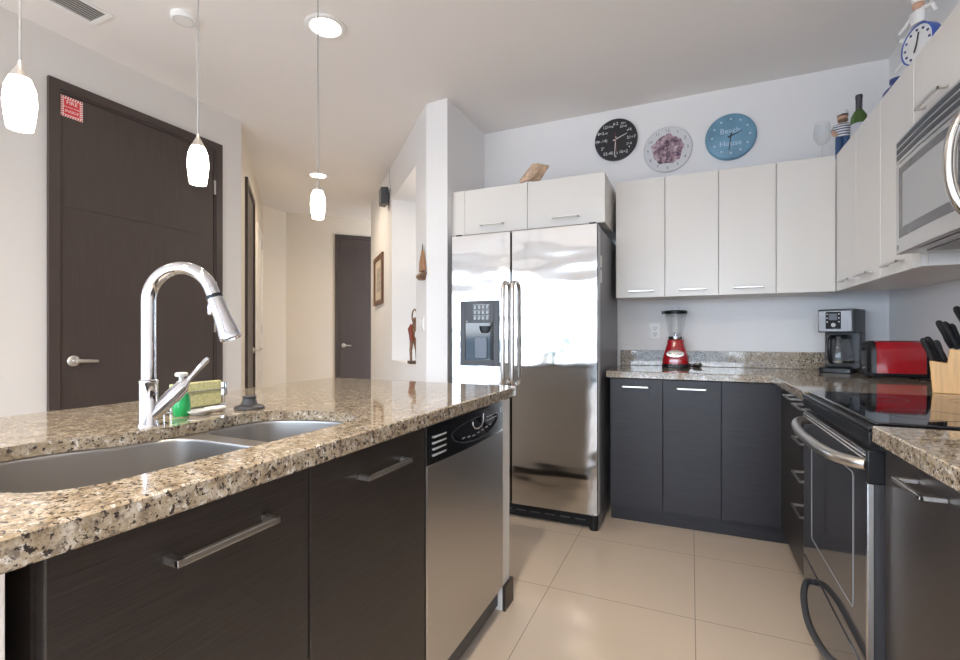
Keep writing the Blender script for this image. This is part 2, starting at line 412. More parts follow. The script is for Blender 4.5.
door('door_1', lambda a, b, z: (-3.17+b, a, z), 1.39, 2.425, 0, 2.525, 0, 'wide dark brown entry door with red sticker on the left wall', -1, 1)
door('door_2', lambda a, b, z: hp(a, -.403+b, z), 4.36, 5.12, 0, 2.44, 0, 'dark brown door seen edge on along the left hall wall', 1, -1)
door('door_3', lambda a, b, z: hp(6.9-b, a, z), .49, 1.42, 0, 2.53, 0, 'dark brown door at the far end of the hall', -1, 1)
door('door_4', lambda a, b, z: hp(a, -.403+b, z), 5.42, 6.25, 0, 2.30, 0, 'white closet door beyond the dark door on the left hall wall', -1, 1, mat=M_trimw)

bbm = M_trimw
struct(MB().box(-3.17, -3.157, .45, 1.39, 0, .1).box(-3.17, -3.157, 2.425, 2.6, 0, .1), 'baseboard_left', bbm, 'white baseboard on the left wall', 'baseboard', smooth=0)
struct(MB(hp).box(4.08, 4.36, -.403, -.39, 0, .1).box(5.12, 5.42, -.403, -.39, 0, .1), 'baseboard_hall_left', bbm, 'white baseboard on the left hall wall', 'baseboard', smooth=0)
struct(MB(hp).box(6.887, 6.9, -.1, .49, 0, .1), 'baseboard_hall_end', bbm, 'white baseboard at the hall end', 'baseboard', smooth=0)

# warning sticker on entry door
root = thing('warning_sticker', 'red and white striped fire warning sticker on the entry door', 'sticker', (-3.162, 1.50, 2.395))
MB().box(-3.162, -3.1612, 1.448, 1.552, 2.338, 2.452).build('backing', pmat('sticker_white', (.9, .88, .86), .5), root, smooth=0)
rd = MB(); rdm = pmat('sticker_red', (.75, .03, .04), .5)
rd.box(-3.1612, -3.1608, 1.463, 1.537, 2.353, 2.437)
for k in range(9):
    y = 1.448+k*.0116
    for z in (2.338, 2.437+.002):
        rd.prism([(y, z), (y+.006, z), (y+.0105, z+.0125), (y+.0045, z+.0125)], -3.1612, -3.1608, 'x')
for k in range(7):
    z = 2.353+k*.0122
    for y in (1.448, 1.5385):
        rd.prism([(y, z), (y, z+.006), (y+.0125, z+.0105), (y+.0125, z+.0045)], -3.1612, -3.1608, 'x')
rd.build('stripes', rdm, root, smooth=0)
tm = lambda x, y, z: Matrix.Translation((x, y, z)) @ Matrix(((0, 0, 1, 0), (1, 0, 0, 0), (0, 1, 0, 0), (0, 0, 0, 1)))
lm = pmat('sticker_letters', (.92, .9, .88), .5)
for a_ in (('FIRE', .030, tm(-3.1606, 1.500, 2.420), .0002), ('EXTINGUISHER', .0105, tm(-3.1606, 1.500, 2.395), .0002), ('INSIDE', .022, tm(-3.1606, 1.500, 2.372), .0002)):
    mb = MB(); mb.text(*a_); mb.build('lettering', lm, root, smooth=0, recalc=False)

# island half wall ---------------------------------------------------
mb = MB()
mb.box(-1.42, -1.32, .20, 1.895, 0, .872).box(-1.32, -.705, 1.815, 1.895, 0, .872).box(-1.32, -.705, .20, .272, 0, .872)
struct(mb, 'wall_island', M_trimw, 'white half wall wrapping the ends of the island', 'wall', smooth=0, bevel=.002)
struct(MB().box(-.705, -.692, 1.813, 1.908, 0, .10).box(-1.32, -.705, 1.895, 1.908, 0, .10), 'baseboard_island', M_woodH, 'dark wood base block at the far end of the island', 'baseboard', smooth=0)

# ================================================================== cabinets
def bar_handle(parent, p, along, outv, ln, proj=.032, w=.009, t=.008, name='handle'):
    """square bar on two posts; p = centre on the door face"""
    p = Vector(p); a = Vector(along); o = Vector(outv); z = a.cross(o)
    R = Matrix((a, o, z)).transposed()
    m = MB(); m.obox(p+o*(proj-t/2), (ln, t, w), R)
    for s in (-1, 1): m.obox(p+a*s*(ln/2-.006)+o*(proj/2), (.012, proj, w), R)
    return m.build(name, M_nickel, parent, bevel=.0012, smooth=0)
DX = Vector((1, 0, 0)); DY = Vector((0, 1, 0)); NX = -DX; NY = -DY

# --- back base cabinets (front face y = 2.965)
GB = 'dark base cabinets along the back wall'
def base_back(x0, x1, handle, label, toeside=0):
    r = thing('base_cabinet', label, 'cabinet', ((x0+x1)/2, 3.27, 0), GB)
    MB().box(x0, x1, 2.986, 3.575, .10, .872).build('carcass', M_woodB, r, smooth=0)
    MB().box(x0, x1, 3.02, 3.56, 0, .10).build('toe_kick', M_woodB, r, smooth=0)
    d = MB().box(x0+.002, x1-.002, 2.965, 2.985, .10, .868).build('door', M_woodB, r, bevel=.0015, smooth=0)
    if handle is not None: bar_handle(d, (handle, 2.965, .822), DX, NY, .165)
    return r
base_back(-.452, -.150, -.302, 'dark base cabinet with bar handle, next to the fridge')
base_back(-.150, .155, .004, 'dark base cabinet with bar handle under the red blender, middle of the back run')
base_back(.155, .489, None, 'dark base cabinet without handle, in the corner of the back run')

# --- right base cabinets (front face x = .422)
def base_right_carcass(r, y0, y1, mat=M_woodH, e_=0):
    MB().box(.443+e_, 1.07, y0, y1, .10, .872).build('carcass', mat, r, smooth=0)
    MB().box(.475+e_, 1.05, y0, y1, 0, .10).build('toe_kick', mat, r, smooth=0)
r = thing('drawer_cabinet', 'dark stack of four narrow drawers between the range and the corner', 'cabinet', (.74, 2.29, 0))
base_right_carcass(r, 2.168, 2.42, e_=.016)
zs = [.10, .445, .585, .73, .868]
for i in range(4):
    d = MB().box(.438, .458, 2.170, 2.418, zs[i]+.0015, zs[i+1]-.0015).build('drawer', M_woodH, r, bevel=.0015, smooth=0)
    bar_handle(d, (.438, 2.285, zs[i+1]-.028), DY, NX, .17, .052)
r = thing('base_cabinet', 'dark base cabinet with bar handle in the right hand run, beside the inner corner', 'cabinet', (.74, 2.69, 0))
base_right_carcass(r, 2.422, 2.962, e_=.016)
d = MB().box(.438, .458, 2.424, 2.96, .10, .868).build('door', M_woodH, r, bevel=.0015, smooth=0)
bar_handle(d, (.438, 2.53, .85), DY, NX, .17, .048)
r = thing('base_cabinet', 'dark base cabinet with bar handle, nearest on the right in front of the range', 'cabinet', (.74, 1.03, 0))
base_right_carcass(r, .66, 1.425)
d = MB().box(.422, .442, .662, 1.423, .10, .868).build('door', M_woodH, r, bevel=.0015, smooth=0)
bar_handle(d, (.422, 1.185, .832), DY, NX, .135, .042)
r = thing('base_cabinet', 'dark base cabinet at the near end of the right hand run', 'cabinet', (.74, .45, 0))
base_right_carcass(r, .25, .658)
MB().box(.422, .442, .252, .656, .10, .868).build('door', M_woodH, r, bevel=.0015, smooth=0)

# --- worktops
def slab(mb, poly, z0, z1, c=.003):
    """poly is ccw; small chamfer on top and bottom edges"""
    n = len(poly)
    def inset(d):
        R = []
        for i in range(n):
            a, b, c_ = Vector(poly[i-1]), Vector(poly[i]), Vector(poly[(i+1) % n])
            e1 = (b-a).normalized(); e2 = (c_-b).normalized()
            n1 = Vector((-e1.y, e1.x)); n2 = Vector((-e2.y, e2.x)); m_ = (n1+n2); m_ /= max(.2, (1+n1.dot(n2)))
            R.append(b+m_*d)
        return R
    i1 = inset(c)
    mb.loft([[(p[0], p[1], z0) for p in i1], [(p[0], p[1], z0+c) for p in poly], [(p[0], p[1], z1-c) for p in poly], [(p[0], p[1], z1) for p in i1]])
    return mb
r = thing('worktop', 'speckled granite L shaped worktop under the blender and coffee maker', 'worktop', (.3, 3.2, .874))
slab(MB(), [(-.468, 3.56), (-.468, 2.935), (.395, 2.935), (.395, 2.168), (1.06, 2.168), (1.06, 3.56)], .874, .914).build('slab', M_gran, r, smooth=25)
tag(MB().box(-.468, 1.079, 3.561, 3.579, .915, 1.022).build('backsplash', M_gran, None, bevel=.002, smooth=0), 'low granite backsplash strip along the back wall behind the blender', 'backsplash')
tag(MB().box(1.061, 1.079, 2.17, 3.560, .915, 1.022).build('backsplash', M_gran, None, bevel=.002, smooth=0), 'low granite backsplash strip along the right wall behind the toaster', 'backsplash')
r = thing('worktop', 'speckled granite worktop nearest on the right beside the range', 'worktop', (.73, .8, .874))
slab(MB(), [(.395, .25), (1.06, .25), (1.06, 1.415), (.395, 1.415)], .874, .914).build('slab', M_gran, r, smooth=25)

# --- wall cabinets, back
GU = 'white wall cabinets along the back wall'
def wall_back_cab(x0, x1, handle, label):
    r = thing('wall_cabinet', label, 'cabinet', ((x0+x1)/2, 3.42, 1.375), GU)
    MB().box(x0, x1, 3.271, 3.579, 1.375, 2.14).build('carcass', M_whiteside, r, smooth=0)
    d = MB().box(x0+.002, x1-.002, 3.25, 3.270, 1.375, 2.14).build('door', M_white, r, bevel=.0015, smooth=0)
    if handle is not None: bar_handle(d, (handle, 3.25, 1.415), DX, NY, .155, .03)
wall_back_cab(-.457, -.152, -.298, 'white wall cabinet with bar handle, next to the fridge')
wall_back_cab(-.152, .154, .010, 'white wall cabinet with bar handle above the red blender')
wall_back_cab(.154, .456, .313, 'white wall cabinet with bar handle, third from the fridge')
wall_back_cab(.456, .7445, None, 'white wall cabinet without handle in the corner of the back wall')
# --- cabinet above fridge
r = thing('fridge_cabinet', 'white two door cabinet bridging over the fridge', 'cabinet', (-1.0, 3.3, 1.83))
MB().box(-1.548, -.487, 3.021, 3.579, 1.83, 2.14).build('carcass', M_whiteside, r, smooth=0)
MB().box(-1.548, -1.452, 3.0, 3.02, 1.83, 2.14).build('filler_strip', M_white, r, smooth=0)
for x0, x1, hx in ((-1.450, -.992, -1.24), (-.988, -.487, -.733)):
    d = MB().box(x0, x1, 3.0, 3.02, 1.83, 2.14).build('door', M_white, r, bevel=.0015, smooth=0)
    bar_handle(d, (hx, 3.0, 1.885), DX, NY, .17, .03)
# --- wall cabinets, right (front face x = .745)
GR = 'white wall cabinets along the right wall'
def wall_right_cab(y0, y1, z0, z1, hy, label, filler=None, hz=.04):
    r = thing('wall_cabinet', label, 'cabinet', (.92, (y0+y1)/2, z0), GR)
    MB().box(.766, 1.078, y0, y1, z0, z1).build('carcass', M_whiteside, r, smooth=0)
    a = filler[1] if filler else y0
    d = MB().box(.745, .765, a+.002, y1-.002, z0, z1).build('door', M_white, r, bevel=.0015, smooth=0)
    if filler: MB().box(.747, .765, filler[0], filler[1], z0, z1).build('filler_strip', M_white, r, smooth=0)
    bar_handle(d, (.745, hy, z0+hz), DY, NX, .17, .03)
wall_right_cab(2.90, 3.248, 1.375, 2.14, 3.02, 'white wall cabinet on the right wall, touching the corner cabinet')
wall_right_cab(2.57, 2.90, 1.375, 2.14, 2.75, 'white wall cabinet on the right wall, middle one of the tall three')
wall_right_cab(2.175, 2.57, 1.375, 2.14, 2.40, 'white wall cabinet on the right wall, tall one beside the microwave', (2.175, 2.235))
wall_right_cab(1.782, 2.172, 1.835, 2.14, 2.06, 'short white wall cabinet above the far half of the microwave', None, .085)
wall_right_cab(1.40, 1.780, 1.835, 2.14, 1.56, 'short white wall cabinet above the near half of the microwave', None, .085)

# --- island cabinets (front face x = -.70)
GI = 'dark base cabinets of the island'
r = thing('sink_cabinet', 'dark two door sink cabinet of the island with bar handles', 'cabinet', (-1.0, .745, 0))
ya, yb_ = .301, 1.188
MB().box(-1.31, -.722, ya, ya+.010, .10, .868).box(-1.31, -.722, yb_-.016, yb_, .10, .872).box(-1.31, -.722, ya+.010, yb_-.016, .10, .118).box(-1.31, -1.294, ya+.010, yb_-.016, .118, .872).box(-.74, -.722, ya+.010, yb_-.016, .80, .872).build('carcass', M_woodH, r, smooth=0)
MB().box(-1.29, -.77, ya, yb_, 0, .10).build('toe_kick', M_woodH, r, smooth=0)
for y0, y1, hy in ((.302, .733, .535), (.733, 1.188, .975)):
    d = MB().box(-.721, -.70, y0+.002, y1-.002, .10, .868).build('door', M_woodH, r, bevel=.003, smooth=0)
    bar_handle(d, (-.70, hy, .803), DY, DX, .185, .034, .011, .009)

# --- island worktop with sink cut-out
hole = catmull([(-.90, .325), (-.825, .345), (-.785, .40), (-.778, .46), (-.777, .60), (-.777, .80), (-.778, .93), (-.79, .99), (-.835, 1.035), (-.92, 1.055), (-1.03, 1.03), (-1.10, .985), (-1.118, .92), (-1.120, .80), (-1.122, .70), (-1.14, .63), (-1.19, .54), (-1.205, .45), (-1.18, .37), (-1.10, .33), (-1.0, .322)], 6)
outer = rrect(-1.66, -.67, .17, 1.905, .03, 5)
def hole_slab(outer, hole, z0, z1, c=.0035):
    bm = bmesh.new()
    cx = (min(p[0] for p in outer)+max(p[0] for p in outer))/2; cy = (min(p[1] for p in outer)+max(p[1] for p in outer))/2
    hx = (max(p[0] for p in outer)-min(p[0] for p in outer))/2; hy = (max(p[1] for p in outer)-min(p[1] for p in outer))/2
    ins = [(cx+(p[0]-cx)*(hx-c)/hx, cy+(p[1]-cy)*(hy-c)/hy) for p in outer]
    def ring(P, z): return [bm.verts.new((p[0], p[1], z)) for p in P]
    def edges(R): return [bm.edges.new((R[i], R[(i+1) % len(R)])) for i in range(len(R))]
    def band(Ra, Rb):
        for i in range(len(Ra)): bm.faces.new((Ra[i], Ra[(i+1) % len(Ra)], Rb[(i+1) % len(Ra)], Rb[i]))
    t0 = ring(ins, z1); t1 = ring(outer, z1-c); b1 = ring(outer, z0+c); b0 = ring(ins, z0)
    ht = ring(hole, z1); hb = ring(hole, z0+.013)
    for top, h in ((t0, ht), (b0, hb)): bmesh.ops.triangle_fill(bm, edges=edges(top)+edges(h), use_beauty=True)
    band(t0, t1); band(t1, b1); band(b1, b0); band(ht, hb)
    bmesh.ops.recalc_face_normals(bm, faces=bm.faces)
    return bm
def bm_obj(bm, name, mat, parent=None, smooth=30):
    me = bpy.data.meshes.new(name)
    org = world_loc(parent)
    for v in bm.verts: v.co -= org
    bm.to_mesh(me); bm.free(); me.materials.append(mat)
    o = bpy.data.objects.new(name, me); C.objects.link(o); o.parent = parent
    for p in me.polygons: p.use_smooth = True
    me.set_sharp_from_angle(angle=math.radians(smooth)); return o
tag(bm_obj(hole_slab(outer, hole, .874, .914), 'worktop', M_gran), 'speckled granite island worktop around the double sink', 'worktop')

# --- sink
def grow(P, d):
    cx = sum(p[0] for p in P)/len(P); cy = sum(p[1] for p in P)/len(P); n = len(P); R = []
    for i in range(n):
        a, b = Vector(P[i-1]), Vector(P[(i+1) % n]); t_ = (b-a).normalized(); nn = Vector((t_.y, -t_.x))
        if nn.dot(Vector(P[i])-Vector((cx, cy))) < 0: nn = -nn
        R.append((P[i][0]+nn.x*d, P[i][1]+nn.y*d))
    return R
bowlA = catmull([(-.90, .330), (-.80, .37), (-.775, .46), (-.773, .60), (-.775, .705), (-.80, .745), (-.95, .752), (-1.08, .745), (-1.125, .70), (-1.16, .62), (-1.205, .50), (-1.195, .40), (-1.12, .335), (-1.0, .325)], 6)
bowlB = catmull([(-.80, .800), (-.775, .84), (-.774, .92), (-.79, .99), (-.84, 1.04), (-.92, 1.06), (-1.03, 1.035), (-1.105, .985), (-1.122, .90), (-1.12, .84), (-1.09, .80), (-.95, .795)], 6)
sink = thing('sink', 'stainless steel undermount double bowl sink in the island', 'sink', (-.97, .7, .87))
bm = bmesh.new()
def rg(P, z): return [bm.verts.new((p[0], p[1], z)) for p in P]
def eg(R): return [bm.edges.new((R[i], R[(i+1) % len(R)])) for i in range(len(R))]
ZR = .8855
o_ = rg(grow(hole, .010), ZR); a_ = rg(bowlA, ZR); b_ = rg(bowlB, ZR)
bmesh.ops.triangle_fill(bm, edges=eg(o_)+eg(a_)+eg(b_), use_beauty=True)
for f in bm.faces:
    if f.normal.z < 0: f.normal_flip()
bm_obj(bm, 'rim', M_sink, sink)
for P, zb in ((bowlA, .69), (bowlB, .72)):
    cx = sum(p[0] for p in P)/len(P); cy = sum(p[1] for p in P)/len(P)
    L = []
    for d, z in ((0, ZR), (-.0012, ZR-.001), (-.0018, ZR-.004), (-.002, ZR-.009), (-.007, zb+.05), (-.008, zb+.04), (-.014, zb+.02), (-.032, zb+.004), (-.06, zb)):
        L.append([(p[0], p[1], z) for p in (grow(P, d) if d else P)])
    L.append([(cx+(p[0]-cx)*.25, cy+(p[1]-cy)*.25, zb-.004) for p in P])
    m = MB(); m.loft(L, False, True); o = m.build('bowl', M_sink, sink, smooth=60, recalc=False)
    MB().lathe([(.045, 0), (.043, .003), (.03, .001), (.012, .001), (.010, .006), (.0, .006)], (cx, cy, zb-.004), n=24).build('drain', M_chrome, o)

# --- faucet
fc = thing('faucet', 'tall chrome gooseneck pull down faucet behind the sink', 'faucet', (-1.178, .712, .914))
bx, by = -1.178, .712
MB().lathe([(.0215, 0), (.0215, .004), (.019, .008), (.019, .10), (.0198, .104), (.0198, .108), (.0165, .111)], (bx, by, .914)).build('base', M_chrome, fc)
dv = Vector((math.cos(math.radians(24)), math.sin(math.radians(24)), 0))
pts = [Vector((bx, by, 1.02)), Vector((bx, by, 1.10)), Vector((bx, by, 1.17)), Vector((bx, by, 1.21))]
Rr = .077; cz = 1.212
for k in range(1, 20):
    a = math.pi-math.radians(162)*k/19
    pts.append(Vector((bx, by, 0))+dv*(Rr+Rr*math.cos(a))+Vector((0, 0, cz+Rr*math.sin(a))))
end = pts[-1]; tdir = (pts[-1]-pts[-2]).normalized()
pts.append(end+tdir*.012)
MB().tube(pts, .0155, 18).build('neck', M_chrome, fc)
p0 = end+tdir*.012
MB().cyl(p0, p0+tdir*.008, .0185).build('collar', M_black, fc)
MB().lathe([(.0175, 0), (.0185, .01), (.0195, .05), (.024, .088), (.0255, .098), (.0245, .104), (.018, .105), (.017, .100), (.001, .100)], p0+tdir*.008, tdir).build('spray_head', M_chrome, fc)
MB().obox(p0+tdir*.035-dv*.021, (.010, .012, .03), Matrix.Rotation(math.radians(24), 3, 'Z')).build('spray_button', M_chrome, fc, bevel=.003)
lv = Vector((.50, .866, 0))
q0 = Vector((bx, by, .932)); q1 = q0+lv*.060+Vector((0, 0, .062)); q2 = q0+lv*.070+Vector((0, 0, .073)); q3 = q0+lv*.124+Vector((0, 0, .140))
m = MB().tube([q0, q1], [.018, .0175], 18); m.tube([q1-(q1-q0)*.25, q2], [.0195, .017], 18)
m.build('valve_body', M_chrome, fc)
MB().tube([q2-(q2-q1)*.3, q2+(q3-q2)*.15, q2+(q3-q2)*.3, q2+(q3-q2)*.9, q3], [.014, .008, .0058, .0075, .0045], 14).build('lever', M_chrome, fc)

# --- things by the sink
so = thing('soap_bottle', 'small bottle of green dish soap with white cap behind the faucet lever', 'bottle', (-1.247, .838, .914))
sx, sy = -1.247, .838
MB().lathe([(.020, 0), (.0235, .004), (.0245, .03), (.023, .05), (.016, .066), (.011, .078), (.010, .086)], (sx, sy, .914), sx=1.0, sy=.8).build('body', M_green, so)
MB().lathe([(.0115, .084), (.0115, .092), (.006, .094), (.006, .104), (.015, .106), (.016, .113), (.012, .116)], (sx, sy, .914)).build('cap', M_wht, so)
r = thing('sponge_holder', 'chrome sponge holder standing behind the sink', 'sponge holder', (-1.33, .955, .914))
m = MB()
for xx in (-1.315, -1.345):
    m.tube([(xx, .855, .918), (xx, .855, .965), (xx, 1.02, .965), (xx, 1.02, .918)], .0018, 8)
for z in (.918, .945): m.tube([(-1.315, 1.02, z), (-1.345, 1.02, z)], .0018, 8)
m.build('wire_frame', M_chrome, r)
MB().box(-1.348, -1.312, 1.021, 1.027, .945, .985).box(-1.348, -1.312, .852, 1.023, .914, .917).build('end_plate', M_chrome, r, bevel=.002)
tag(MB().box(-1.334, -1.318, .860, 1.012, .918, .992).build('sponge', M_sponge, None, bevel=.003), 'yellow green rectangular sponge standing in the chrome holder', 'sponge')
for (x, y, lab) in ((-1.22, .868, 'small white oval soap dish nearest the soap bottle'), (-1.232, .925, 'small white oval soap dish nearest the grey sink stopper')):
    o = MB().lathe([(.016, 0), (.020, .002), (.029, .010), (.028, .0125), (.018, .007), (.0, .006)], (x, y, .914), n=24, sx=.8, sy=1.05).build('soap_dish', M_wht)
    tag(o, lab, 'soap dish', 'small white dishes behind the sink')
r = thing('sink_stopper', 'dark grey rubber sink stopper upside down behind the sink', 'stopper', (-1.185, 1.0, .914))
MB().lathe([(.040, 0), (.042, .003), (.040, .007), (.030, .010), (.022, .014)], (-1.185, 1.0, .914)).build('flange', M_dgrey, r)
MB().lathe([(.022, .013), (.0175, .030), (.019, .033), (.019, .037), (.0, .037)], (-1.185, 1.0, .914)).build('knob', M_dgrey, r)

# ================================================================== appliances
# --- fridge
fr = thing('fridge', 'stainless side by side fridge with ice dispenser beside the white partition', 'fridge', (-.95, 3.1, 0))
MB().box(-1.425, -.487, 2.83, 3.55, .02, 1.765).build('body', M_greyside, fr, bevel=.004)
def bowed(x0, x1, yf, yb, z0, z1, bow, mb, nx=10):
    prof = []
    for k in range(nx+1):
        u = k/nx; x = x0+(x1-x0)*u; prof.append((x, yf-bow*(1-(2*u-1)**2)))
    e_ = .012
    prof = [(x0, yb), (x0, yf+e_)] + [(x0+.004, yf)] + prof[1:-1] + [(x1-.004, yf), (x1, yf+e_), (x1, yb)]
    return mb.prism(prof, z0, z1, 'z')
dl = bowed(-1.425, -1.0165, 2.752, 2.825, .095, 1.768, .0008, MB()).build('door', M_fridge, fr, smooth=9); tag(dl, 'left freezer door with dispenser')
dr = bowed(-1.0105, -.487, 2.752, 2.825, .095, 1.768, .001, MB()).build('door', M_fridge, fr, smooth=9); tag(dr, 'plain right fridge door')
MB().box(-.486, -.4845, 2.757, 2.824, .1, 1.765).build('door_edge', M_lgrey, dr, smooth=0)
for d, hx in ((dl, -1.043), (dr, -.983)):
    m = MB(); P = catmull([(hx, 2.745, 1.452), (hx, 2.715, 1.448), (hx, 2.696, 1.425), (hx, 2.690, 1.36), (hx, 2.688, 1.14), (hx, 2.690, .92), (hx, 2.696, .855), (hx, 2.715, .832), (hx, 2.745, .828)], 5, False)
    m.tube(P, .0135, 14); m.build('handle', M_nickel, d)
# dispenser
dp = MB()
dx0, dx1, dz0, dz1 = -1.357, -1.090, .935, 1.347
ix0, ix1, iz0, iz1 = -1.322, -1.126, .972, 1.207
yf = 2.741
dp.box(dx0, ix0, yf, 2.752, dz0, dz1).box(ix1, dx1, yf, 2.752, dz0, dz1).box(ix0, ix1, yf, 2.752, dz0, iz0).box(ix0, ix1, yf, 2.752, iz1, dz1)
dpo = dp.build('dispenser', M_dgrey, dl, bevel=.0015)
MB().box(ix0, ix1, 2.7455, 2.7475, iz0, iz1).build('recess', M_blackg, dpo, smooth=0)
MB().box(-1.255, -1.17, yf-.001, 2.7455, iz0+.012, iz1-.09).build('paddle', pmat('dispenser_paddle', (.10, .12, .16), .25), dpo, bevel=.003)
MB().lathe([(.040, 0), (.034, -.03), (.022, -.045), (.0, -.046)], (-1.185, 2.744, iz1-.02), n=20, sy=.25).build('spout', M_black, dpo)
for i in range(3):
    for j in range(4): MB().box(-1.262+.028*j, -1.242+.028*j, yf-.0015, yf, 1.226+.034*i, 1.250+.034*i).build('button', M_blackg, dpo, bevel=.002)
    MB().box(-1.268, -1.152, yf-.0006, yf, 1.252+.034*i, 1.2545+.034*i).build('button_line', M_lgrey, dpo, smooth=0)
MB().box(-1.312, -1.306, yf-.001, yf, 1.214, 1.220).build('indicator', M_wht, dpo, smooth=0)
g = MB().box(-1.405, -.50, 2.79, 2.83, .012, .088); g.build('kick_grille', M_black, fr, bevel=.004)
for k in range(9): MB().box(-1.36+k*.092, -1.30+k*.092, 2.787, 2.79, .045, .052).build('grille_slot', M_dgrey, fr, smooth=0)
for x in (-1.38, -.515): MB().cyl((x, 2.79, .0), (x, 2.79, .085), .026).build('foot', M_black, fr)
for x in (-1.395, -.525): MB().box(x-.02, x+.02, 2.79, 2.90, 1.765, 1.787).build('hinge_cap', M_black, fr, bevel=.004)
MB().box(-.487, -.4865, 2.84, 2.885, 1.53, 1.60).box(-.487, -.4865, 2.84, 2.885, 1.44, 1.515).build('rating_label', M_paper, fr, smooth=0)

# --- dishwasher
dw = thing('dishwasher', 'stainless dishwasher with black control panel at the far end of the island', 'dishwasher', (-1.0, 1.5, 0))
MB().box(-1.30, -.725, 1.192, 1.811, .02, .87).build('tub', M_dgrey, dw, smooth=0)
dd = MB().box(-.724, -.70, 1.196, 1.808, .105, .748).build('door', M_dw, dw, bevel=.004)
MB().box(-.724, -.7005, 1.192, 1.1955, .105, .862).build('edge_trim', M_steelH, dw, smooth=0)
cp = MB(); prof = [(1.196+.612*k/16, -.700+.016*(1-(2*k/16-1)**2)) for k in range(17)]
cp.prism([(b, a) for a, b in [(1.808, -.724), (1.196, -.724)]]+[(b, a) for a, b in prof], .748, .866)
cpo = cp.build('control_panel', M_black, dw, bevel=.002)
def dwx(y): return -.700+.016*(1-(2*(y-1.196)/.612-1)**2)
m = MB()
for k in range(4): m.box(dwx(1.26)-.004, dwx(1.26)+.003, 1.222, 1.312, .772+.018*k, .777+.018*k)
m.build('vent_slots', M_lgrey, cpo, smooth=0)
m = MB()
ov = []
for k in range(28):
    a = 2*math.pi*k/28; y = 1.53+.20*math.cos(a)*(1 if True else 0); z = .815+.050*math.sin(a)*(1.0 if math.sin(a) < 0 else .55); ov.append((dwx(y)+.001, y, z))
m.tube(ov, .0016, 6, True); m.build('panel_outline', M_dgrey, cpo)
m = MB(); n = 14
m.loft([[(dwx(y)-.002, y, z) for _, y, z in ov], [(dwx(y)+.0008, y, z) for _, y, z in ov]]); m.build('display', M_blackg, cpo, smooth=0)
m = MB().tube([(dwx(y)+.003, y, z) for y, z in ((1.475, .833), (1.475, .822), (1.49, .808), (1.52, .803), (1.55, .808), (1.565, .822), (1.565, .848))], .0022, 8)
m.build('latch', M_nickel, cpo)
m = MB()
for k in range(7):
    y = 1.40+.038*k; m.box(dwx(y)+.0008, dwx(y)+.0016, y, y+.02, .783+abs(k-2)*.003, .7865+abs(k-2)*.003)
for k in range(4):
    y = 1.60+.03*k; m.box(dwx(y)+.0008, dwx(y)+.0016, y, y+.02, .815, .818).box(dwx(y)+.0008, dwx(y)+.0016, y, y+.02, .828, .831)
m.build('buttons', M_lgrey, cpo, smooth=0)
MB().ball((dwx(1.765)+.001, 1.765, .832), .010, 14, 8, (.2, .8, 1.3)).build('emblem', M_lgrey, cpo)
MB().box(-.775, -.77, 1.20, 1.80, .0, .104).build('kick_plate', M_grey, dw, smooth=0)
MB().box(-1.2, -.775, 1.2, 1.80, .0, .02).build('base_frame', M_dgrey, dw, smooth=0)

# --- range
RA, RB = 1.430, 2.166
rg_ = thing('range', 'black glass top range with stainless oven handle in the right hand run', 'range', (.72, 1.80, 0))
MB().box(.445, 1.05, RA, RB, .03, .895).build('body', M_black, rg_, smooth=0)
MB().box(.389, 1.055, RA, RB, .895, .908).build('cooktop_frame', M_black, rg_, bevel=.004)
MB().box(.408, 1.05, RA+.012, RB-.01, .908, .919).build('cooktop', M_blackg, rg_, bevel=.003)
for (x, y, rr_) in ((.57, 1.62, .095), (.57, 1.98, .075), (.86, 1.62, .075), (.86, 1.98, .105)):
    MB().tube([(x+rr_*math.cos(a), y+rr_*math.sin(a), .9191) for a in [2*math.pi*k/40 for k in range(40)]], .0005, 5, True).build('burner_ring', M_dgrey, rg_)
MB().box(.392, .445, RA+.002, RB-.002, .862, .895).build('front_band', M_black, rg_, bevel=.003)
MB().box(.415, .445, RA+.002, RB-.002, .842, .862).build('vent_gap', M_blackm, rg_, smooth=0)
M_oven = pmat('oven_glass_steel', (.05, .05, .055), .07, spec=.9)
od = MB().box(.394, .444, RA+.014, RB-.002, .30, .842).build('oven_door', M_oven, rg_, bevel=.004)
for z in (.831, .821): MB().box(.3925, .395, RA+.016, RB-.004, z, z+.0035).build('top_trim', M_lgrey, od, smooth=0)
MB().box(.389, .444, RA, RA+.014, .77, .852).build('end_cap', M_black, od, bevel=.004)
MB().box(.390, .403, RA, RA+.013, .05, .77).build('edge_trim', M_steel, od, bevel=.001)
MB().tube([(.3934, y, z) for y, z in rrect(1.555, 2.03, .405, .765, .012, 4)], .0014, 6, True).build('window_frame', M_grey, od)
P = catmull([(.394, 2.115, .812), (.366, 2.09, .812), (.345, 2.02, .811), (.333, 1.92, .809), (.328, 1.80, .808), (.333, 1.64, .809), (.346, 1.53, .811), (.370, 1.475, .812), (.394, 1.455, .812)], 6, False)
MB().tube(P, .0145, 14, flat=1.0).build('handle', M_nickel, od)
sd = MB().box(.394, .444, RA+.014, RB-.002, .06, .295).build('storage_drawer', M_oven, rg_, bevel=.004)
P = catmull([(.394, 2.00, .262), (.368, 1.975, .268), (.346, 1.90, .255), (.336, 1.80, .235), (.336, 1.70, .232), (.346, 1.58, .245), (.368, 1.52, .262), (.394, 1.50, .262)], 6, False)
MB().tube(P, .010, 14).build('handle', M_dgrey, sd)
MB().box(.46, 1.04, RA+.002, RB-.002, 0, .03).build('base', M_blackm, rg_, smooth=0)

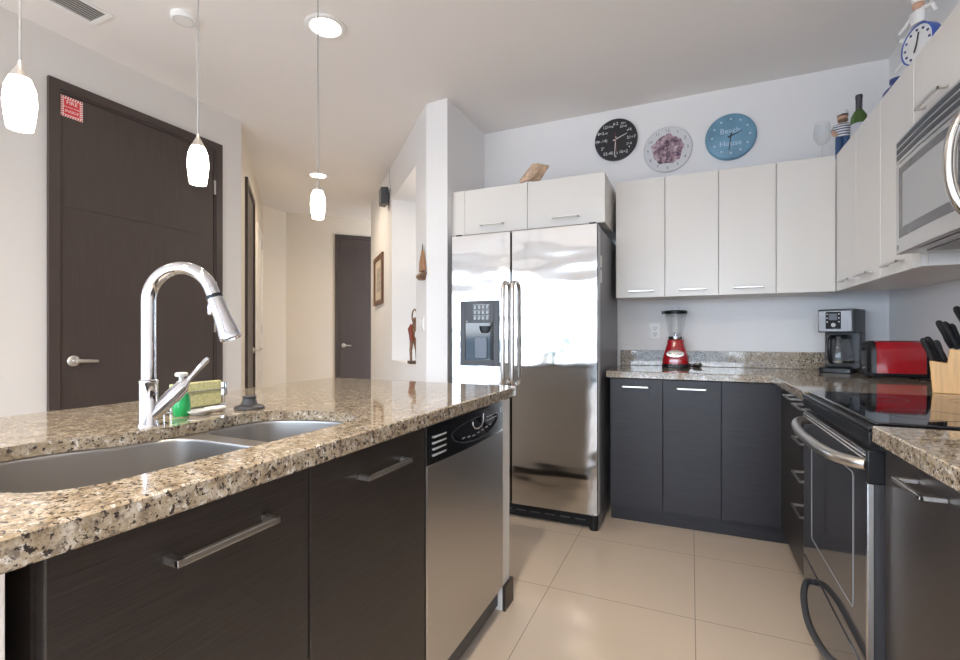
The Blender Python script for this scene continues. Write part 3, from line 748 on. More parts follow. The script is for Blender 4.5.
# --- microwave
mw = thing('microwave', 'stainless over the range microwave under the short white cabinets', 'microwave', (.87, 1.78, 1.425))
Yn, Yf = 1.402, 2.150
MB().box(.69, 1.078, Yn, Yf, 1.418, 1.815).build('body', M_steelH, mw, smooth=0)
def mwx(y): return .668-.012*math.sin(math.pi*min(1, max(0, (y-Yn)/(Yf-Yn))))
def curved(y0, y1, z0, z1, off0, off1, n=12):
    m = MB(); Q = [y0+(y1-y0)*k/n for k in range(n+1)]
    return m.prism([(mwx(y)+off0, y) for y in Q]+[(mwx(y)+off1, y) for y in Q[::-1]], z0, z1)
md = curved(Yn+.16, Yf, 1.415, 1.730, 0, .02).build('door', M_steelH, mw, bevel=.003)
curved(Yn, Yn+.158, 1.415, 1.730, 0, .02).build('control_panel', M_black, mw, bevel=.003)
tg = curved(Yn, Yf, 1.733, 1.815, 0, .02).build('vent_grille', M_steelH, mw, bevel=.002)
m = MB()
for k in range(3):
    q = curved(Yn+.01, Yf-.012, 1.744+.023*k, 1.759+.023*k, -.0015, .003); q.build('louver', M_dgrey, tg, smooth=0)
curved(Yn+.245, Yf-.035, 1.468, 1.712, -.001, .002).build('window', pmat('microwave_frame', (.09, .09, .10), .25), md, smooth=0)
Wd = pmat('microwave_window', (.36, .37, .38), .22)
curved(Yn+.285, Yf-.075, 1.500, 1.684, -.002, .0005).build('window_glass', Wd, md, smooth=0)
MB().ball((mwx(Yf-.022)-.001, Yf-.022, 1.438), .008, 14, 8, (.2, 1, 1.2)).build('emblem', M_grey, md)
hy = Yn+.215
P = catmull([(mwx(hy)+.004, hy, 1.715), (mwx(hy)-.022, hy, 1.695), (mwx(hy)-.042, hy, 1.64), (mwx(hy)-.048, hy, 1.575), (mwx(hy)-.042, hy, 1.51), (mwx(hy)-.022, hy, 1.455), (mwx(hy)+.004, hy, 1.435)], 6, False)
MB().tube(P, .013, 14).build('handle', M_steel, md)
m = MB()
for k in range(2): m.box(.73, 1.02, Yn+.06+k*.34, Yn+.34+k*.34, 1.414, 1.418)
m.build('filter', M_grey, mw, smooth=0)

# ================================================================== small appliances
# blender
bl = thing('blender', 'red retro blender with glass jar on the back worktop', 'blender', (-.095, 3.46, .914))
X0, Y0 = -.095, 3.46
def sqlathe(prof, c, p=3.2, n=40):
    L = []
    for r, z in prof:
        ring = []
        for k in range(n):
            a = 2*math.pi*k/n; ca, sa = math.cos(a), math.sin(a)
            q = r/((abs(ca)**p+abs(sa)**p)**(1/p)); ring.append((c[0]+q*ca, c[1]+q*sa, c[2]+z))
        L.append(ring)
    return MB().loft(L)
sqlathe([(.082, 0), (.086, .004), (.086, .018), (.083, .024)], (X0, Y0, .914)).build('foot_ring', M_black, bl)
bb_ = sqlathe([(.0835, .022), (.084, .04), (.080, .075), (.070, .110), (.060, .140), (.054, .160), (.053, .180), (.050, .184)], (X0, Y0, .914), 2.8).build('base', M_red, bl)
m = MB(); R_ = Matrix.Rotation(math.radians(-14), 3, 'X')
m.lathe([(1, 0), (1, .004), (.9, .006)], (0, 0, 0), (0, -1, 0), 32); m.v = [(X0+p[0]*.056, Y0-.079+p[1]+(p[2]*.024)*.28, .914+.092+p[2]*.024) for p in m.v]
bd = m.build('badge', pmat('badge', (.75, .75, .75), .25, .7), bb_)
m = MB().tube(catmull([(X0-.040, Y0-.087, 1.003), (X0-.026, Y0-.085, 1.010), (X0-.02, Y0-.087, 1.001), (X0-.008, Y0-.085, 1.008), (X0+.004, Y0-.087, 1.001), (X0+.016, Y0-.085, 1.009), (X0+.026, Y0-.087, 1.002), (X0+.040, Y0-.085, 1.008)], 4, False), .0022, 6)
m.build('badge_script', M_ink, bd)
MB().lathe([(.007, 0), (.009, .012), (.0, .016)], (X0, Y0-.083, .914+.012), (0, -1, .1), 16).build('switch', M_chrome, bb_)
MB().lathe([(.050, .184), (.052, .190), (.052, .205), (.046, .208)], (X0, Y0, .914)).build('jar_collar', M_chrome, bl)
jar = MB().lathe([(.044, .207), (.050, .24), (.062, .31), (.070, .365), (.067, .365), (.059, .31), (.047, .24), (.041, .212), (.0, .211)], (X0, Y0, .914), cap=False).build('jar', M_glass, bl)
MB().lathe([(.010, .212), (.012, .222), (.004, .226), (.0, .226)], (X0, Y0, .914)).obox((X0, Y0, 1.142), (.05, .010, .003), Matrix.Rotation(.5, 3, 'Z')).obox((X0, Y0, 1.145), (.010, .045, .003), Matrix.Rotation(.3, 3, 'Z')).build('blade', M_chrome, jar)
m = MB(); m.lathe([(.072, .358), (.074, .362), (.074, .374), (.068, .380), (.03, .382)], (X0, Y0, .914)); m.box(X0-.088, X0-.06, Y0-.012, Y0+.012, 1.272, 1.292)
m.build('lid', M_black, bl)
MB().lathe([(.026, .380), (.026, .398), (.022, .402), (.0, .402)], (X0, Y0, .914)).build('lid_cap', M_glass, bl)
m = MB().tube(catmull([(X0+.08, Y0+.02, .926), (X0+.11, Y0+.0, .920), (X0+.14, Y0-.03, .919), (X0+.155, Y0+.0, .922), (X0+.13, Y0+.035, .924), (X0+.11, Y0+.01, .928), (X0+.14, Y0-.01, .930), (X0+.16, Y0+.03, .930), (X0+.15, Y0+.055, .938)], 6, False), .0045, 8)
m.build('cord', M_black, bl)
# wall outlet
ol = thing('wall_outlet', 'white double socket on the back wall left of the blender', 'outlet', (-.232, 3.58, 1.157))
MB().box(-.267, -.197, 3.573, 3.58, 1.100, 1.214).build('plate', M_wht, ol, bevel=.003)
for z in (1.136, 1.178):
    o = MB().lathe([(.017, 0), (.017, .003)], (-.232, 3.573, z), (0, -1, 0), 24).build('socket', pmat('socket_face', (.75, .75, .75), .4), ol)
    MB().box(-.240, -.2375, 3.5693, 3.5702, z-.002, z+.009).box(-.2265, -.224, 3.5693, 3.5702, z-.002, z+.009).box(-.2345, -.2295, 3.5693, 3.5702, z-.012, z-.007).build('slots', M_ink, o, smooth=0)

# coffee maker
cf = thing('coffee_maker', 'black and steel drip coffee maker in the corner of the worktop', 'coffee maker', (.77, 3.40, .914))
cx0, cx1, cy0, cy1 = .682, .858, 3.30, 3.52
MB().prism(rrect(cx0, cx1, cy0-.01, cy1, .03), .914, .942).build('base', M_black, cf, bevel=.004)
MB().prism(rrect(cx0, cx1, 3.42, cy1, .012), .942, 1.145).build('tower', M_dgrey, cf)
hd = MB().prism(rrect(cx0, cx1, cy0, cy1, .015), 1.145, 1.278).build('brew_housing', M_dgrey, cf, bevel=.004)
MB().box(cx0+.006, cx1-.012, cy0-.004, cy0+.001, 1.150, 1.268).build('front_plate', pmat('coffee_steel', (.20, .20, .205), .40, 1), hd, bevel=.0015)
pn_ = MB().box(cx0+.042, cx1-.062, cy0-.008, cy0-.004, 1.165, 1.262).build('control_panel', pmat('coffee_panel', (.012, .012, .013), .45, spec=.2), hd, bevel=.002)
MB().box(cx0+.058, cx1-.078, cy0-.009, cy0-.008, 1.215, 1.252).build('display', pmat('coffee_display', (.16, .18, .21), .4, spec=.2), pn_, smooth=0)
m = MB()
for k in range(3):
    m.lathe([(.004, 0), (.004, .002)], (cx0+.050, cy0-.008, 1.205+.022*k), (0, -1, 0), 10); m.lathe([(.004, 0), (.004, .002)], (cx1-.070, cy0-.008, 1.205+.022*k), (0, -1, 0), 10)
m.lathe([(.012, 0), (.010, .005)], (.762, cy0-.008, 1.187), (0, -1, 0), 18); m.build('buttons', M_lgrey, pn_)
MB().lathe([(.058, 0), (.060, .004), (.0, .005)], (.768, 3.365, .942)).build('warming_plate', M_blackm, cf)
ca = MB().lathe([(.056, .006), (.066, .02), (.070, .06), (.064, .11), (.054, .150), (.050, .168), (.047, .168), (.051, .149), (.061, .11), (.067, .06), (.062, .02), (.0, .010)], (.768, 3.365, .942), cap=False).build('carafe', M_glass, cf)
MB().lathe([(.052, .166), (.053, .176), (.046, .188), (.0, .190)], (.768, 3.365, .942)).build('carafe_lid', M_black, ca)
MB().tube(catmull([(.760, 3.325, 1.115), (.752, 3.275, 1.118), (.750, 3.262, 1.06), (.752, 3.275, .985), (.758, 3.302, .970)], 6, False), .0085, 10, flat=1.3).build('carafe_handle', M_black, ca)
m = MB().lathe([(.0695, .03), (.0715, .042)], (.768, 3.365, .942), cap=False); m.build('carafe_band', M_chrome, ca)

cf.location.x = .80; cf.location.y = 3.385; cf.rotation_euler.z = math.radians(-28)

# toaster
ts = thing('toaster', 'red two slot toaster with black ends on the right worktop', 'toaster', (.93, 3.03, .914))
tx0, tx1, ty0, ty1 = .842, 1.036, 2.955, 3.115
def tprof(d=0, top=1.100, r=.052):
    P = []
    for k in range(9):
        a = math.radians(90*k/8); P.append((ty1-d-r+r*math.cos(a)-.004, top-d-r+r*math.sin(a)))
    for k in range(9):
        a = math.radians(90+90*k/8); P.append((ty0+d+r+r*math.cos(a)+.004, top-d-r+r*math.sin(a)))
    return [(ty1-d, .938)]+P+[(ty0+d, .938)]
P = tprof()
MB().prism(P, tx0, tx1, 'x').build('shell', M_red, ts, smooth=50)
L = [[(tx0+.001, y, z) for y, z in tprof(-.0015, 1.1)], [(tx0-.012, y, z) for y, z in tprof(.001)], [(tx0-.026, y, z) for y, z in tprof(.010)], [(tx0-.032, y, z) for y, z in tprof(.024)]]
M_tcap = pmat('toaster_black', (.012, .012, .013), .35, spec=.3)
ec = MB().loft(L).build('end_cap', M_tcap, ts, smooth=60)
L = [[(tx1-.001, y, z) for y, z in tprof(-.0015, 1.1)], [(tx1+.012, y, z) for y, z in tprof(.001)], [(tx1+.020, y, z) for y, z in tprof(.012)]]
MB().loft(L).build('end_cap', M_black, ts, smooth=60)
MB().box(tx0-.034, tx1+.012, ty0-.003, ty1+.003, .922, .942).build('base', M_black, ts, bevel=.006)
for x in (tx0, tx1-.02):
    for y in (ty0+.02, ty1-.03): MB().box(x, x+.02, y, y+.012, .914, .922).build('foot', M_blackm, ts, smooth=0)
m = MB().box(tx0-.046, tx0-.030, 3.005, 3.045, 1.055, 1.068); m.build('lever', M_black, ec, bevel=.003)
for z in (.965, .985): MB().lathe([(.008, 0), (.007, .012)], (tx0-.031, 3.0 if z < .97 else 3.04, z), (-1, 0, 0), 16).build('knob', M_chrome, ec)
MB().box(tx0+.02, tx1-.02, 3.0, 3.022, 1.0985, 1.101).box(tx0+.02, tx1-.02, 3.048, 3.07, 1.0985, 1.101).build('slots', M_blackm, ts, smooth=0)

# knife block and knives
kb = thing('knife_block', 'stepped pale wood knife block full of knives beside the cooktop', 'knife block', (.93, 2.40, .914))
prof = [(.835, .914), (1.045, .914), (1.045, 1.150), (.985, 1.163), (.978, 1.118), (.930, 1.128), (.924, 1.072), (.880, 1.080), (.874, 1.026), (.826, 1.034)]
MB().prism(prof, 2.335, 2.305, 'y').build('block', M_blockw, kb, bevel=.003, smooth=0)
m = MB().tube(catmull([(.945, 2.3345, 1.075), (.935, 2.3345, 1.062), (.945, 2.3345, 1.050), (.958, 2.3345, 1.053), (.958, 2.3345, 1.064), (.948, 2.3345, 1.063)], 5, False), .0022, 6); m.build('logo', pmat('logo_red', (.5, .05, .03), .5), kb)
dirK = Vector((-.36, .02, 1)).normalized()
M_handle = pmat('knife_handle', (.018, .018, .021), .45)
GK = 'black handled knives in the wooden block'
def knife(x, y, z, ln, w, lab):
    r = thing('kitchen_knife', lab, 'knife', (x, y, z), GK)
    p = Vector((x, y, z)); rr_ = [.006*w, .0075*w, .0085*w, .0075*w, .009*w, .0098*w, .008*w, .004*w]
    m = MB(); m.tube([p+dirK*ln*u for u in (0, .12, .3, .5, .72, .86, .95, 1)], rr_, 12, flat=1.5); m.build('handle', M_handle, r)
    m = MB(); m.obox(p-dirK*.052, (.016, .0015, .09), rot_to(dirK)); m.build('blade', M_chrome, r, smooth=0)
rows = [(.096, 'lowest step', [(.836, 2.36), (.853, 2.392), (.871, 2.352), (.848, 2.445)], lambda x: 1.033-(x-.826)*.165),
        (.112, 'second step', [(.886, 2.41), (.902, 2.37), (.918, 2.40), (.905, 2.455)], lambda x: 1.080-(x-.880)*.18),
        (.115, 'third step', [(.936, 2.39), (.953, 2.36), (.970, 2.40), (.955, 2.45)], lambda x: 1.128-(x-.930)*.2),
        (.115, 'top step', [(.998, 2.37), (1.024, 2.41)], lambda x: 1.163-(x-.985)*.21)]
words_ = ['left', 'middle', 'right', 'rear']
for ln, nm, spots, zf in rows:
    for (x, y), wd in zip(spots, words_ if len(spots) > 2 else ['left', 'right']):
        knife(x, y, zf(x), ln*random.uniform(.93, 1.05), random.uniform(1.12, 1.3), f'black handled knife, {wd} one in the {nm} of the wooden block')
pv = Vector((.835, 2.335, .914)); RK = Matrix.Rotation(math.radians(-21), 3, 'Z')
for o in [o for o in C.objects if o.parent is None and o.name.split('.')[0] in ('knife_block', 'kitchen_knife')]:
    o.location = pv+RK @ (Vector(o.location)-pv); o.rotation_euler.z = math.radians(-21)

# ================================================================== things on top of the wall cabinets
TZ = 2.14
# conch shell
sh = thing('conch_shell', 'pinkish beige conch shell on top of the fridge cabinet', 'shell', (-.985, 3.10, TZ))
m = MB(); L = []
ax0 = Vector((-1.085, 3.10, TZ+.045)); ax1 = Vector((-.875, 3.12, TZ+.135))
axd = (ax1-ax0); Rm = rot_to(axd)
for u, r_ in ((0, .004), (.12, .014), (.25, .026), (.38, .040), (.5, .054), (.58, .060), (.64, .050), (.70, .044), (.75, .045), (.79, .032), (.84, .030), (.88, .018), (.93, .016), (1, .003)):
    ring = []
    for k in range(18):
        a = 2*math.pi*k/18; q = r_*(1+.22*math.cos(5*a+u*9)*(1 if .3 < u < .8 else .2)+.35*max(0, math.cos(a-2.4))*(1-u))
        ring.append(ax0+axd*u+Rm @ Vector((q*math.cos(a), q*math.sin(a), 0)))
    L.append(ring)
m.loft(L).build('spire', pmat('shell_beige', (.62, .44, .30), .4, noise=.35, nscale=25), sh, sub=1)
m = MB(); L = []
for u in range(9):
    t = u/8; c = ax0+axd*(.02+.62*t); wv = .075*math.sin(math.pi*min(1, t*.9+.08))
    d2 = Vector((.35, -.75, -.55)).normalized(); d1 = axd.normalized()
    L.append([c+d2*.015+Vector((0, 0, -.02)), c+d2*(wv*.6)+Vector((0, 0, -.012)), c+d2*wv+Vector((0, 0, .006)), c+d2*wv*.95+Vector((0, 0, .012)), c+d2*(wv*.55)+Vector((0, 0, -.002)), c+d2*.012+Vector((0, 0, 0))])
m.loft(L).build('lip', pmat('shell_pink', (.80, .55, .44), .3), sh, sub=1)
# wine glass
wg = thing('wine_glass', 'clear stemmed wine glass at the corner on top of the wall cabinets', 'wine glass', (.700, 3.29, TZ))
gx, gy = .688, 3.285
MB().lathe([(.040, 0), (.040, .002), (.012, .006), (.0042, .012), (.004, .075)], (gx, gy, TZ)).build('stem', M_glass, wg)
MB().lathe([(.004, .075), (.022, .084), (.040, .110), (.045, .140), (.041, .175), (.034, .205), (.0325, .205), (.0395, .175), (.0435, .140), (.0385, .111), (.02, .087), (.0, .081)], (gx, gy, TZ), cap=False).build('bowl', M_glass, wg)
# sailor figurine
fg = thing('sailor_figurine', 'small bearded sailor figurine in striped shirt and blue trousers beside the green bottle', 'figurine', (.792, 3.30, TZ))
fx, fy = .789, 3.31
M_skin = pmat('figurine_skin', (.66, .40, .28), .5); M_beard = pmat('figurine_beard', (.20, .12, .08), .6)
m, t_, b_ = nodes('striped_shirt')
co = t_.nodes.new('ShaderNodeTexCoord'); wv = t_.nodes.new('ShaderNodeTexWave'); wv.bands_direction = 'Z'; wv.inputs['Scale'].default_value = 22
t_.links.new(co.outputs['Object'], wv.inputs['Vector']); rp = t_.nodes.new('ShaderNodeValToRGB'); rp.color_ramp.elements[0].position = .35; rp.color_ramp.elements[0].color = (.08, .10, .22, 1); rp.color_ramp.elements[1].position = .45; rp.color_ramp.elements[1].color = (.82, .82, .82, 1)
t_.links.new(wv.outputs['Fac'], rp.inputs[0]); t_.links.new(rp.outputs[0], b_.inputs['Base Color']); M_stripe = m
hb = [(.030, .112), (.037, .13), (.040, .16), (.036, .185), (.020, .196)]
MB().lathe(hb, (fx, fy, TZ), sx=1, sy=.75).tube([(fx-.034, fy, TZ+.178), (fx-.046, fy-.01, TZ+.150)], [.014, .013]).tube([(fx+.034, fy, TZ+.178), (fx+.046, fy-.01, TZ+.150)], [.014, .013]).build('shirt', M_stripe, fg)
MB().lathe([(.012, .19), (.020, .20), (.025, .215), (.024, .235), (.014, .248), (0, .25)], (fx, fy, TZ)).ball((fx, fy-.024, TZ+.222), .007).build('head', M_skin, fg)
MB().tube([(fx-.045, fy-.01, TZ+.152), (fx-.046, fy-.03, TZ+.125), (fx-.036, fy-.04, TZ+.118)], [.011, .010, .008]).build('hand', M_skin, fg)
MB().tube([(fx+.045, fy-.01, TZ+.152), (fx+.048, fy-.02, TZ+.115), (fx+.042, fy-.035, TZ+.10)], [.011, .010, .009]).build('hand', M_skin, fg)
MB().tube([(fx-.017, fy, TZ), (fx-.017, fy, TZ+.06), (fx-.014, fy, TZ+.118)], [.016, .018, .020]).tube([(fx+.017, fy, TZ), (fx+.017, fy, TZ+.06), (fx+.014, fy, TZ+.118)], [.016, .018, .020]).build('trousers', pmat('figurine_denim', (.05, .11, .24), .6), fg)
MB().lathe([(.014, .196), (.024, .205), (.022, .214), (.012, .214)], (fx, fy-.006, TZ)).build('beard', M_beard, fg)
MB().lathe([(.0255, .238), (.029, .250), (.025, .262), (.012, .267), (0, .267)], (fx, fy, TZ)).build('cap', M_wht, fg)
MB().lathe([(.0262, .233), (.0265, .238)], (fx, fy, TZ)).obox((fx, fy-.028, TZ+.236), (.03, .018, .003), Matrix.Identity(3)).build('cap_band', M_black, fg)
# wine bottle
wb = thing('wine_bottle', 'green wine bottle with dark foil neck on top of the right wall cabinets', 'bottle', (.838, 3.235, TZ))
ax, ay = .842, 3.225
MB().lathe([(.034, 0), (.037, .004), (.037, .17), (.035, .19), (.024, .212), (.0145, .226), (.0140, .30), (.0, .30)], (ax, ay, TZ)).build('body', pmat('bottle_green', (.06, .13, .02), .08, spec=.6), wb)
MB().lathe([(.0150, .226), (.0150, .285), (.0165, .287), (.0165, .298), (.0155, .305), (.0, .306)], (ax, ay, TZ)).build('foil', pmat('bottle_foil', (.05, .045, .06), .35), wb)
MB().lathe([(.0374, .05), (.0374, .145)], (ax, ay, TZ), cap=False).build('label_band', pmat('bottle_label', (.62, .63, .70), .5), wb)
# chef clock figurine
ck = thing('table_clock', 'white chef figurine clock with round face and blue rim on the right wall cabinets', 'clock', (.86, 2.51, TZ))
kx, ky, kz = .86, 2.535, TZ+.195
nrm = Vector((-.93, -.36, 0)).normalized(); side = Vector((nrm.y, -nrm.x, 0))
if side.y < 0: side = -side
K = Vector((kx, ky, kz)); Zv = Vector((0, 0, 1))
MB().lathe([(.074, -.030), (.078, -.028), (.080, .0), (.079, .006), (.073, .008), (.073, .002)], K, nrm, 40).build('rim', pmat('clock_blue', (.06, .12, .45), .3), ck)
dial = MB().lathe([(.074, 0), (.074, .004)], K, nrm, 40).build('dial', M_wht, ck)
mk = pmat('clock_marks', (.10, .10, .22), .5)
for h in range(12):
    a = math.pi*2*h/12; MB().ball(K+nrm*.0045+side*math.sin(a)*.058+Zv*math.cos(a)*.058, .0055, 8, 6).build('hour_mark', mk, dial)
c0 = K+nrm*.007
m = MB(); m.tube([c0, c0+side*.012-Zv*.03], .003, 6); m.tube([c0, c0-side*.01+Zv*.045], .0025, 6); m.build('hands', M_ink, dial)
MB().box(kx-.04, kx+.04, ky-.05, ky+.05, TZ, TZ+.02).build('stand', M_wht, ck, bevel=.004)
MB().cyl((kx+.012, ky, TZ+.02), (kx+.012, ky, TZ+.13), .018).build('post', M_wht, ck)
m = MB().loft([[K+Zv*h_+side*(w_*math.cos(t_*math.pi/8))+nrm*(.7*w_*math.sin(t_*math.pi/8)) for t_ in range(16)] for h_, w_ in ((.080, .030), (.105, .030), (.130, .034), (.142, .016))])
m.build('coat', M_wht, ck)
MB().tube([K-side*.024+Zv*.133, K-side*.066+Zv*.120, K-side*.082+Zv*.084], [.010, .009, .007]).build('sleeve', M_wht, ck)
MB().tube([K+side*.024+Zv*.130, K+side*.060+Zv*.108, K+side*.092+Zv*.098], [.010, .009, .007]).build('sleeve', M_wht, ck)
MB().tube([K+side*.07-Zv*.03, K+side*.115-Zv*.052], [.006, .005]).build('spoon', M_wht, ck)
MB().tube([K+side*.062+Zv*.052, K+side*.080+Zv*.062], [.009, .011]).build('bell', M_wht, ck)
MB().ball(K+Zv*.160, .020).build('head', M_skin, ck)
MB().lathe([(.021, .168), (.022, .185), (.034, .195), (.037, .210), (.027, .224), (.0, .227)], K).build('hat', M_wht, ck)
# blue jar
o = MB().lathe([(.05, 0), (.055, .02), (.055, .17), (.04, .19), (.026, .20), (.026, .215), (.030, .218), (.030, .233), (.0, .236)], (.915, 2.93, TZ)).build('blue_jar', pmat('blue_glaze', (.06, .09, .28), .3), None)
tag(o, 'small blue jar just showing behind the right wall cabinet top', 'jar')

# ================================================================== wall clocks
def dialM(x, z, y, rot=0): return Matrix.Translation((x, y, z)) @ Matrix.Rotation(math.pi/2, 4, 'X')
def hand(m, x, z, y, deg, ln, w, tail=.02):
    a = math.radians(deg); d = Vector((math.sin(a), 0, math.cos(a))); s = Vector((math.cos(a), 0, -math.sin(a))); c = Vector((x, y, z))
    m.loft([[c-d*tail-s*w, c-d*tail+s*w, c+d*ln+s*w*.5, c+d*ln-s*w*.5], [p+Vector((0, .0012, 0)) for p in (c-d*tail-s*w, c-d*tail+s*w, c+d*ln+s*w*.5, c+d*ln-s*w*.5)]])
# black formula clock
k1 = thing('wall_clock', 'round black wall clock with white formulas, leftmost over the cabinets', 'clock', (-.5, 3.58, 2.552))
x, z = -.5, 2.552
d = MB().lathe([(.150, 0), (.151, .004), (.151, .020), (.149, .023)], (x, 3.579, z), (0, -1, 0), 56).build('dial', pmat('clock_black', (.022, .022, .026), .35), k1)
m = MB()
forms = ['e³·4', '√64+\n√16', '√4', '6/3+1', '2²', '10÷2', '3!', '√50-.07', '2³', '52÷.', '-8=2-x', '.6·20-1']
forms = ['6·2', '50÷\n50+0', '√4', '21÷7', '2²-0\n4', '10÷2', '2·3\n6', '52-45', '2³', '3(π-.14)', '8=2-x', '121=x']
for h, t in enumerate(forms):
    a = 2*math.pi*h/12; m.text(t, .030 if '\n' not in t else .023, dialM(x+math.sin(a)*.108, z+math.cos(a)*.112, 3.5555), .0003)
m.build('formulas', M_wht, d, smooth=0, recalc=False)
m = MB(); hand(m, x, z, 3.552, 68, .085, .0035); hand(m, x, z, 3.550, 184, .125, .003); m.build('hands', M_wht, d, smooth=0)
m = MB(); hand(m, x, z, 3.548, 357, .05, .0012, .09); m.lathe([(.006, 0), (.006, .005)], (x, 3.553, z), (0, -1, 0), 14); m.build('second_hand', pmat('hand_red', (.45, .12, .10), .4), d, smooth=0)
# glass picture clock
k2 = thing('wall_clock', 'round clear glass wall clock with purple picture, middle one over the cabinets', 'clock', (-.15, 3.58, 2.428))
x, z = -.15, 2.428
d = MB().lathe([(.156, .004), (.157, .007), (.157, .011), (.155, .013)], (x, 3.579, z), (0, -1, 0), 56).build('glass_disc', pmat('clock_glass', (.70, .71, .74), .06), k2)
MB().tube([(x+.157*math.cos(a), 3.570, z+.157*math.sin(a)) for a in [2*math.pi*k/64 for k in range(64)]], .0018, 6, True).build('edge', pmat('glass_edge', (.28, .32, .34), .2), d)
pm, t_, b_ = nodes('purple_picture'); co = t_.nodes.new('ShaderNodeTexCoord'); nn = t_.nodes.new('ShaderNodeTexNoise'); nn.inputs['Scale'].default_value = 26; nn.inputs['Detail'].default_value = 4; nn.inputs['Roughness'].default_value = .7
t_.links.new(co.outputs['Object'], nn.inputs['Vector']); rp = t_.nodes.new('ShaderNodeValToRGB'); t_.links.new(nn.outputs['Fac'], rp.inputs[0]); ee = rp.color_ramp.elements
ee[0].position = .36; ee[0].color = (.08, .06, .10, 1); ee[1].position = .72; ee[1].color = (.70, .66, .72, 1)
for p_, c_ in ((.45, (.22, .14, .19, 1)), (.54, (.46, .32, .36, 1))):
    q = ee.new(p_); q.color = c_
t_.links.new(rp.outputs[0], b_.inputs['Base Color']); b_.inputs['Roughness'].default_value = .15
P = []
for k in range(40):
    a = 2*math.pi*k/40; r_ = .102*(1+.05*math.sin(5*a)+.04*math.sin(9*a+1)+.03*math.sin(14*a)); P.append((x+r_*math.cos(a), z+r_*math.sin(a)*1.0))
MB().prism(P, 3.5650, 3.5659, 'y').build('picture', pm, d, smooth=0)
m = MB()
for h in range(12):
    a = 2*math.pi*h/12; m.text(str(h or 12), .030, dialM(x+math.sin(a)*.130, z+math.cos(a)*.130, 3.5655), .0003)
m.build('numerals', pmat('numeral_grey', (.12, .13, .18), .4), d, smooth=0, recalc=False)
m = MB(); hand(m, x, z, 3.562, 70, .065, .003); hand(m, x, z, 3.560, 186, .095, .002); m.build('hands', M_ink, d, smooth=0)
# blue clock
k3 = thing('wall_clock', 'round light blue wall clock with pale lettering, rightmost over the cabinets', 'clock', (.241, 3.58, 2.447))
x, z = .241, 2.447
d = MB().lathe([(.150, 0), (.153, .006), (.153, .020), (.146, .030), (.135, .0335)], (x, 3.579, z), (0, -1, 0), 56).build('dial', pmat('clock_pale_blue', (.16, .33, .47), .3, noise=.25, nscale=6), k3, smooth=60)
lm = pmat('pale_letters', (.55, .68, .80), .4)
for a_ in (('Beach', .050, dialM(x-.005, z+.035, 3.5448), .0003), ('House', .050, dialM(x-.002, z-.048, 3.5448), .0003)):
    m = MB(); m.text(*a_); m.build('lettering', lm, d, smooth=0, recalc=False)
m = MB()
for h in range(12):
    a = 2*math.pi*h/12; m.lathe([(.007, 0), (.004, .002), (0, .002)], (x+math.sin(a)*.112, 3.5455, z+math.cos(a)*.112), (0, -1, 0), 10)
m.build('hour_marks', pmat('shell_marks', (.55, .66, .75), .4), d)
m = MB(); hand(m, x, z, 3.543, 68, .07, .0045); hand(m, x, z, 3.541, 187, .095, .004); m.build('hands', M_ink, d, smooth=0)
m = MB(); hand(m, x, z, 3.539, 0, .05, .0012); m.lathe([(.006, 0), (.006, .006)], (x, 3.5448, z), (0, -1, 0), 14); m.build('second_hand', M_ink, d, smooth=0)

# ================================================================== hall details
# picture frame on angled wall
r = thing('picture_frame', 'small brown framed picture on the angled hall wall', 'picture frame', hp(5.40, .863, 1.74))
m = MB(hp); s0, s1, z0, z1 = 5.10, 5.70, 1.47, 2.02; tt = .863
m.box(s0, s1, tt-.022, tt, z0, z0+.05).box(s0, s1, tt-.022, tt, z1-.05, z1).box(s0, s0+.07, tt-.022, tt, z0+.05, z1-.05).box(s1-.07, s1, tt-.022, tt, z0+.05, z1-.05)
m.build('frame', pmat('frame_brown', (.16, .075, .04), .45), r, bevel=.003)
MB(hp).box(s0+.07, s1-.07, tt-.008, tt-.001, z0+.05, z1-.05).build('mat_board', pmat('mat_cream', (.66, .58, .47), .6), r, smooth=0)
MB(hp).box(s0+.18, s1-.18, tt-.010, tt-.008, z0+.14, z1-.14).build('print', pmat('print_grey', (.42, .38, .33), .6, noise=.4, nscale=25), r, smooth=0)
# door chime speaker
r = thing('wall_speaker', 'small dark grey speaker high on the angled hall wall', 'speaker', hp(5.0, .863, 2.6))
m = MB(hp); m.loft([[(4.72, tt-.02, z), (4.89, tt-.02, z), (4.87, tt-.09, z), (4.74, tt-.09, z)] for z in (2.435, 2.445, 2.60)]); m.build('cabinet', M_dgrey, r, bevel=.006)
MB(hp).box(4.755, 4.855, tt-.093, tt-.09, 2.46, 2.585).build('grille', pmat('speaker_grille', (.20, .21, .23), .7), r, smooth=0)
MB(hp).box(4.78, 4.84, tt-.06, tt, 2.50, 2.56).build('bracket', M_lgrey, r, smooth=0)
MB(hp).tube([(4.75, tt-.006, 2.58), (4.745, tt-.006, 2.70), (4.74, tt-.006, CE-.002)], .005, 8).build('wire', M_lgrey, r)
# light switch
r = thing('light_switch', 'white light switch plate on the partition below the sail ornament', 'switch', hp(3.44, .863, 1.215))
MB(hp).box(3.375, 3.505, tt-.006, tt, 1.16, 1.275).build('plate', M_wht, r, bevel=.002)
for s in (3.41, 3.47): MB(hp).box(s-.016, s+.016, tt-.010, tt-.006, 1.185, 1.25).build('rocker', M_wht, r, bevel=.002)
